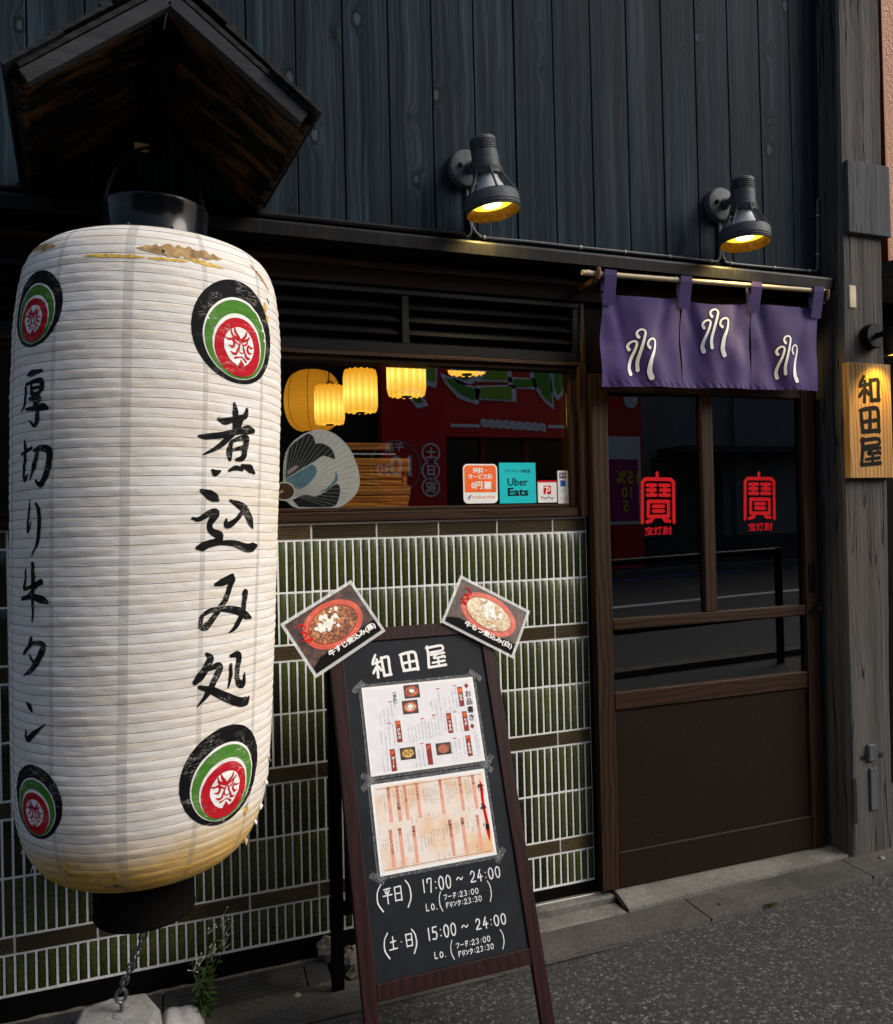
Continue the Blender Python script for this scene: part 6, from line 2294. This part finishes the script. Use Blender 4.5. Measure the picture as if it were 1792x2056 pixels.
for i in range(26):
    a = R(-20 + 110 * i / 25)
    d = Vector((math.cos(a), math.sin(a)))
    lo, hi = 0.04, 0.04
    while True:
        q = (cx_ + d.x * (hi + 0.01), cz_ + d.y * (hi + 0.01))
        if not (-1.03 < q[0] < -0.748 and 1.562 < q[1] < 1.835) or hi > 0.285 or math.hypot(q[0] + 0.885, (q[1] - 1.70)) > 0.140:
            break
        hi += 0.01
    if hi > lo + 0.02:
        ribbon(m, [(cx_ + d.x * lo, cz_ + d.y * lo, 0.0011), (cx_ + d.x * hi, cz_ + d.y * hi, 0.0014)], fm, 0.0049, step=1, across=1)
flat('fan_rib', (0.40, 0.40, 0.37), 0.7)
m.build('ribs', 'fan_rib', lf_)
for nm, mt, pts, of in (('dark_field', 'fan_ink', [(-1.012, 1.665), (-1.006, 1.74), (-0.990, 1.782), (-0.958, 1.808), (-0.928, 1.826), (-0.908, 1.812), (-0.902, 1.790), (-0.880, 1.792), (-0.845, 1.772), (-0.832, 1.735), (-0.855, 1.742), (-0.880, 1.745), (-0.910, 1.725), (-0.945, 1.705), (-0.985, 1.680)], 0.0040),
                        ('dark_field', 'fan_ink', [(-0.990, 1.588), (-0.945, 1.606), (-0.905, 1.600), (-0.862, 1.622), (-0.830, 1.645), (-0.816, 1.628), (-0.824, 1.585), (-0.842, 1.563), (-0.905, 1.561), (-0.968, 1.563)], 0.0040),
                        ('blue_band', 'fan_blue', [(-1.012, 1.662), (-0.985, 1.677), (-0.945, 1.700), (-0.915, 1.715), (-0.900, 1.690), (-0.925, 1.650), (-0.960, 1.628), (-1.000, 1.632)], 0.0043),
                        ('blue_band', 'fan_blue', [(-0.895, 1.612), (-0.862, 1.632), (-0.836, 1.660), (-0.830, 1.690), (-0.824, 1.662), (-0.834, 1.648), (-0.862, 1.622)], 0.0043),
                        ('pink_band', 'fan_pink', [(-1.008, 1.690), (-0.975, 1.712), (-0.968, 1.704), (-1.004, 1.678)], 0.0046)):
    m = MB()
    poly(m, fm, [(p[0], p[1]) for p in catmull([(u_, v_, 1) for u_, v_ in pts], 0.006)], of)
    m.build(nm, mt, lf_)
m = MB()
poly(m, fm, disc_pts(cx_ + 0.004, cz_, 0.040, 0.034, 30), 0.0050)
hub = m.build('hub_rim', 'fan_paper', T)
m = MB()
poly(m, fm, disc_pts(cx_ + 0.004, cz_, 0.034, 0.029, 30), 0.0054)
m.build('hub', 'leather', hub)
m = MB()
m.tube([fm(cx_, cz_, 0.002), fm(cx_ - 0.16, cz_ - 0.055, 0.002)], 0.006, 8)
m.build('handle', 'rod_wood', T, smooth=True)
# slatted box
T = thing('slatted_box', (-0.65, 0.2, 1.50), 'slatted wooden box with warm glow in its amber colour behind the window beside the fan', 'box')
for i, (z0_, z1_, xr_) in enumerate(((1.505, 1.528, -0.520), (1.530, 1.553, -0.520), (1.556, 1.578, -0.522), (1.580, 1.603, -0.515), (1.606, 1.640, -0.512), (1.643, 1.665, -0.545), (1.668, 1.690, -0.545), (1.693, 1.716, -0.513), (1.719, 1.747, -0.513))):
    bx('slat', 'crate_wood', T, -0.86, xr_, 0.20 + 0.004 * (i % 2), 0.222 + 0.004 * (i % 2), z0_, z1_, 0.003)
bx('corner_post', 'crate_wood', T, -0.536, -0.516, 0.23, 0.25, 1.505, 1.746, 0.002)
bx('side', 'crate_wood', T, -0.86, -0.54, 0.25, 0.40, 1.505, 1.745, 0.002)
T2 = solo(MB().box(-0.86, -0.575, 0.26, 0.40, 1.7845, 1.812, 0.002), 'wooden_tray', 'crate_wood', 'dim wooden tray resting above the slatted box inside the window', 'tray', (-0.70, 0.33, 1.7845))
bx('shelf_edge', 'white_print', B, -0.86, -0.556, 0.250, 0.256, 1.7655, 1.7705, 0)  # white strip paints the lit front edge of the shelf
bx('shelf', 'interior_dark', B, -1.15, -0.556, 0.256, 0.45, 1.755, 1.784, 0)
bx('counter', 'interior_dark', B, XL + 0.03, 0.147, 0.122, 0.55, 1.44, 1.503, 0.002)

# ================================================================== across the street (seen in the glass)
OY = -14.0
OS = thing('red_shop', (6.4, OY - 2, -0.2), 'bright red shop front across the street reflected in the window glass', 'building')
om = plane_map((0, OY, 0), (-1, 0, 0), (0, 0, 1), (0, 1, 0))      # faces the shop
od = plane_map((0, OY, 0), (1, 0, 0), (0, 0, 1), (0, 1, 0))
bx('fascia', 'shop_red', OS, 3.2, 9.75, OY - 5, OY, 3.36, 6.6, 0)
bx('side_pier', 'shop_red', OS, 8.9, 9.75, OY - 5, OY, -0.4, 3.3595, 0)
bx('side_pier', 'shop_red', OS, 3.2, 4.68, OY - 5, OY, -0.4, 3.3595, 0)
bx('dark_front', 'black_gloss', OS, 4.6805, 8.8995, OY - 5, OY - 0.4, -0.4, 3.3595, 0)
for x in (5.7, 6.8, 7.9):
    bx('door_frame', 'dark_red_print', OS, x - 0.05, x + 0.05, OY - 0.4, OY - 0.3, -0.4, 3.3595, 0)
A = (0.3822, 4.7207, -0.1152, 8.2346, 0.1605, -4.3325)
ox = lambda x, y: (A[0] + A[1] * x / 1000 + A[2] * y / 1000, A[3] + A[4] * x / 1000 + A[5] * y / 1000)
LET = [('shop_green', [(930, 850), (1000, 890), (1085, 915), (1080, 978), (1005, 935), (955, 890)]), ('shop_green', disc_pts(1035, 820, 48, 46, 18)), ('shop_lime', [(1120, 865), (1150, 815), (1200, 805), (1250, 808), (1255, 865)]),
       ('shop_lime', [(1115, 908), (1277, 903), (1277, 972), (1115, 962)]), ('shop_green', [(1288, 862), (1392, 868), (1388, 906), (1288, 902)]), ('shop_green', [(1392, 800), (1482, 806), (1500, 1002), (1450, 950), (1410, 880)]), ('shop_green', [(1510, 812), (1556, 812), (1562, 905), (1532, 950), (1512, 900)]),
       ('shop_lime', [(840, 770), (885, 770), (880, 880), (845, 870)]), ('shop_green', [(740, 935), (790, 940), (825, 985), (790, 985)])]
for mt, pts in LET:
    c = (sum(p[0] for p in pts) / len(pts), sum(p[1] for p in pts) / len(pts))
    big_ = []
    for p in pts:
        d = (p[0] - c[0], p[1] - c[1])
        l_ = math.hypot(*d) + 1e-6
        big_.append((p[0] + d[0] / l_ * 30, p[1] + d[1] / l_ * 30))
    m = MB()
    poly(m, od, [ox(*p) for p in big_], 0.03)
    b_ = m.build('letter_outline', 'shop_white', OS)
    m = MB()
    poly(m, od, [ox(*p) for p in pts], 0.06)
    m.build('letter', mt, b_)
m = MB()
rg = random.Random(4)
rect(m, od, *sorted((ox(960, 1100)[0], ox(1110, 1100)[0])), ox(960, 1112)[1], ox(960, 1096)[1], 0.03)
rect(m, od, *sorted((ox(1480, 1100)[0], ox(1590, 1100)[0])), ox(1500, 1128)[1], ox(1500, 1112)[1], 0.03)
for k in range(9):
    x = 1135 + k * 39
    y = 1095 + k * 3.5
    ring(m, od, *ox(x, y), 0.10, 0.045, 0.03, 10)
    ribbon(m, [(*ox(x - 14, y - 18), 0.05), (*ox(x + 14, y + 20), 0.05)], od, 0.035, step=1, across=1)
m.build('sub_lettering', 'shop_white', OS)
C2 = (0.7526, 4.3132, -0.1005, 8.1713, 0.0, -4.1333)
o2x = lambda x, y: (C2[0] + C2[1] * x / 1000 + C2[2] * y / 1000, C2[3] + C2[5] * y / 1000)
m = MB()
ring(m, od, *o2x(665, 1330), 0.58, 0.55, 0.03, 40)
m.build('hours_ring', 'grey_print', OS)
m = MB()
c = o2x(690, 1325)
text_on(m, om, '10', 0.62, -c[0], c[1], 0.03, 0.02)
c = o2x(600, 1345)
text_on(m, om, '30', 0.34, -c[0], c[1], 0.03, 0.02)
c = o2x(655, 1225)
text_on(m, om, '午前', 0.22, -c[0], c[1], 0.03, 0.02)
for ch, y in (('土', 1255), ('日', 1350), ('祝', 1440)):
    c = o2x(853, y)
    text_on(m, om, ch, 0.26, -c[0], c[1], 0.05, 0.03)
    ring(m, od, *c, 0.22, 0.18, 0.03)
m.build('hours_lettering', 'shop_white', OS)
C3 = (7.8466, 4.4769, -0.1144, 7.8139, 0.0055, -3.8728)
o3x = lambda x, y: (C3[0] + C3[1] * x / 1000 + C3[2] * y / 1000, C3[3] + C3[4] * x / 1000 + C3[5] * y / 1000)
a, b = o3x(262, 1690), o3x(438, 1140)
m = MB()
rect(m, od, 8.6, b[0], a[1], b[1], 0.04)
ps = m.build('poster', 'shop_white', OS)
m = MB()
rect(m, od, 8.65, b[0] - 0.08, a[1] + 0.08, b[1] - 0.55, 0.05)
m.build('poster_field', 'shop_magenta', ps)
m = MB()
for tx, x, y, sz in (('15%', 355, 1395, 0.42), ('10', 350, 1490, 0.36), ('5', 345, 1575, 0.36)):
    c = o3x(x, y)
    text_on(m, om, tx, sz, -c[0], c[1], 0.07, 0.03)
m.build('poster_numbers', 'shop_yellow', ps)
m = MB()
poly(m, od, disc_pts(*o3x(380, 910), 0.2), 0.04)
m.build('badge', 'shop_white', OS)
GB = thing('grey_office_building', (14, OY - 3, -0.2), 'plain grey building beside the red shop across the street reflected in the door glass', 'building')
bx('wall', 'grey_wall', GB, 9.76, 24, OY - 6, OY - 0.6, -0.4, 8.5, 0)
bx('base_band', 'concrete_gutter', GB, 9.77, 24, OY - 0.6, OY - 0.55, -0.4, 0.9, 0)
for x in (12.9, 15.9, 18.9):
    bx('pilaster', 'grey_wall', GB, x, x + 0.35, OY - 0.6, OY - 0.42, 0.9005, 8.5, 0)
bx('canopy', 'concrete_gutter', GB, 10.6, 15.2, OY - 0.6, OY + 0.5, 3.0, 3.16, 0)
bx('shop_shutter', 'concrete_gutter', GB, 10.4, 12.6, OY - 0.6, OY - 0.57, 0.9005, 2.9, 0)
LB = thing('left_block', (-6, OY - 3, -0.2), 'dark brick building across the street left of the red shop, seen only in reflections', 'building')
flat('dark_brick', (0.028, 0.020, 0.016), 0.9)
bx('wall', 'dark_brick', LB, -16, 3.19, OY - 6, OY - 0.3, -0.4, 7.5, 0)
GRL = thing('guard_rail', (0.5, -3.3, 0), 'dark pipe guard rail at the kerb reflected in the door glass', 'railing')
for z in (1.05, 0.45):
    MB().tube([(-6, -3.3, G(-6) + z), (4.05, -3.3, G(4.05) + z)], 0.030, 12).build('rail', 'black_metal', GRL, smooth=True)
for x in (-6, -4, -2, 0, 2, 4.05):
    MB().tube([(x, -3.3, G(x) - 0.05), (x, -3.3, G(x) + 1.08)], 0.036, 12).build('post', 'black_metal', GRL, smooth=True)
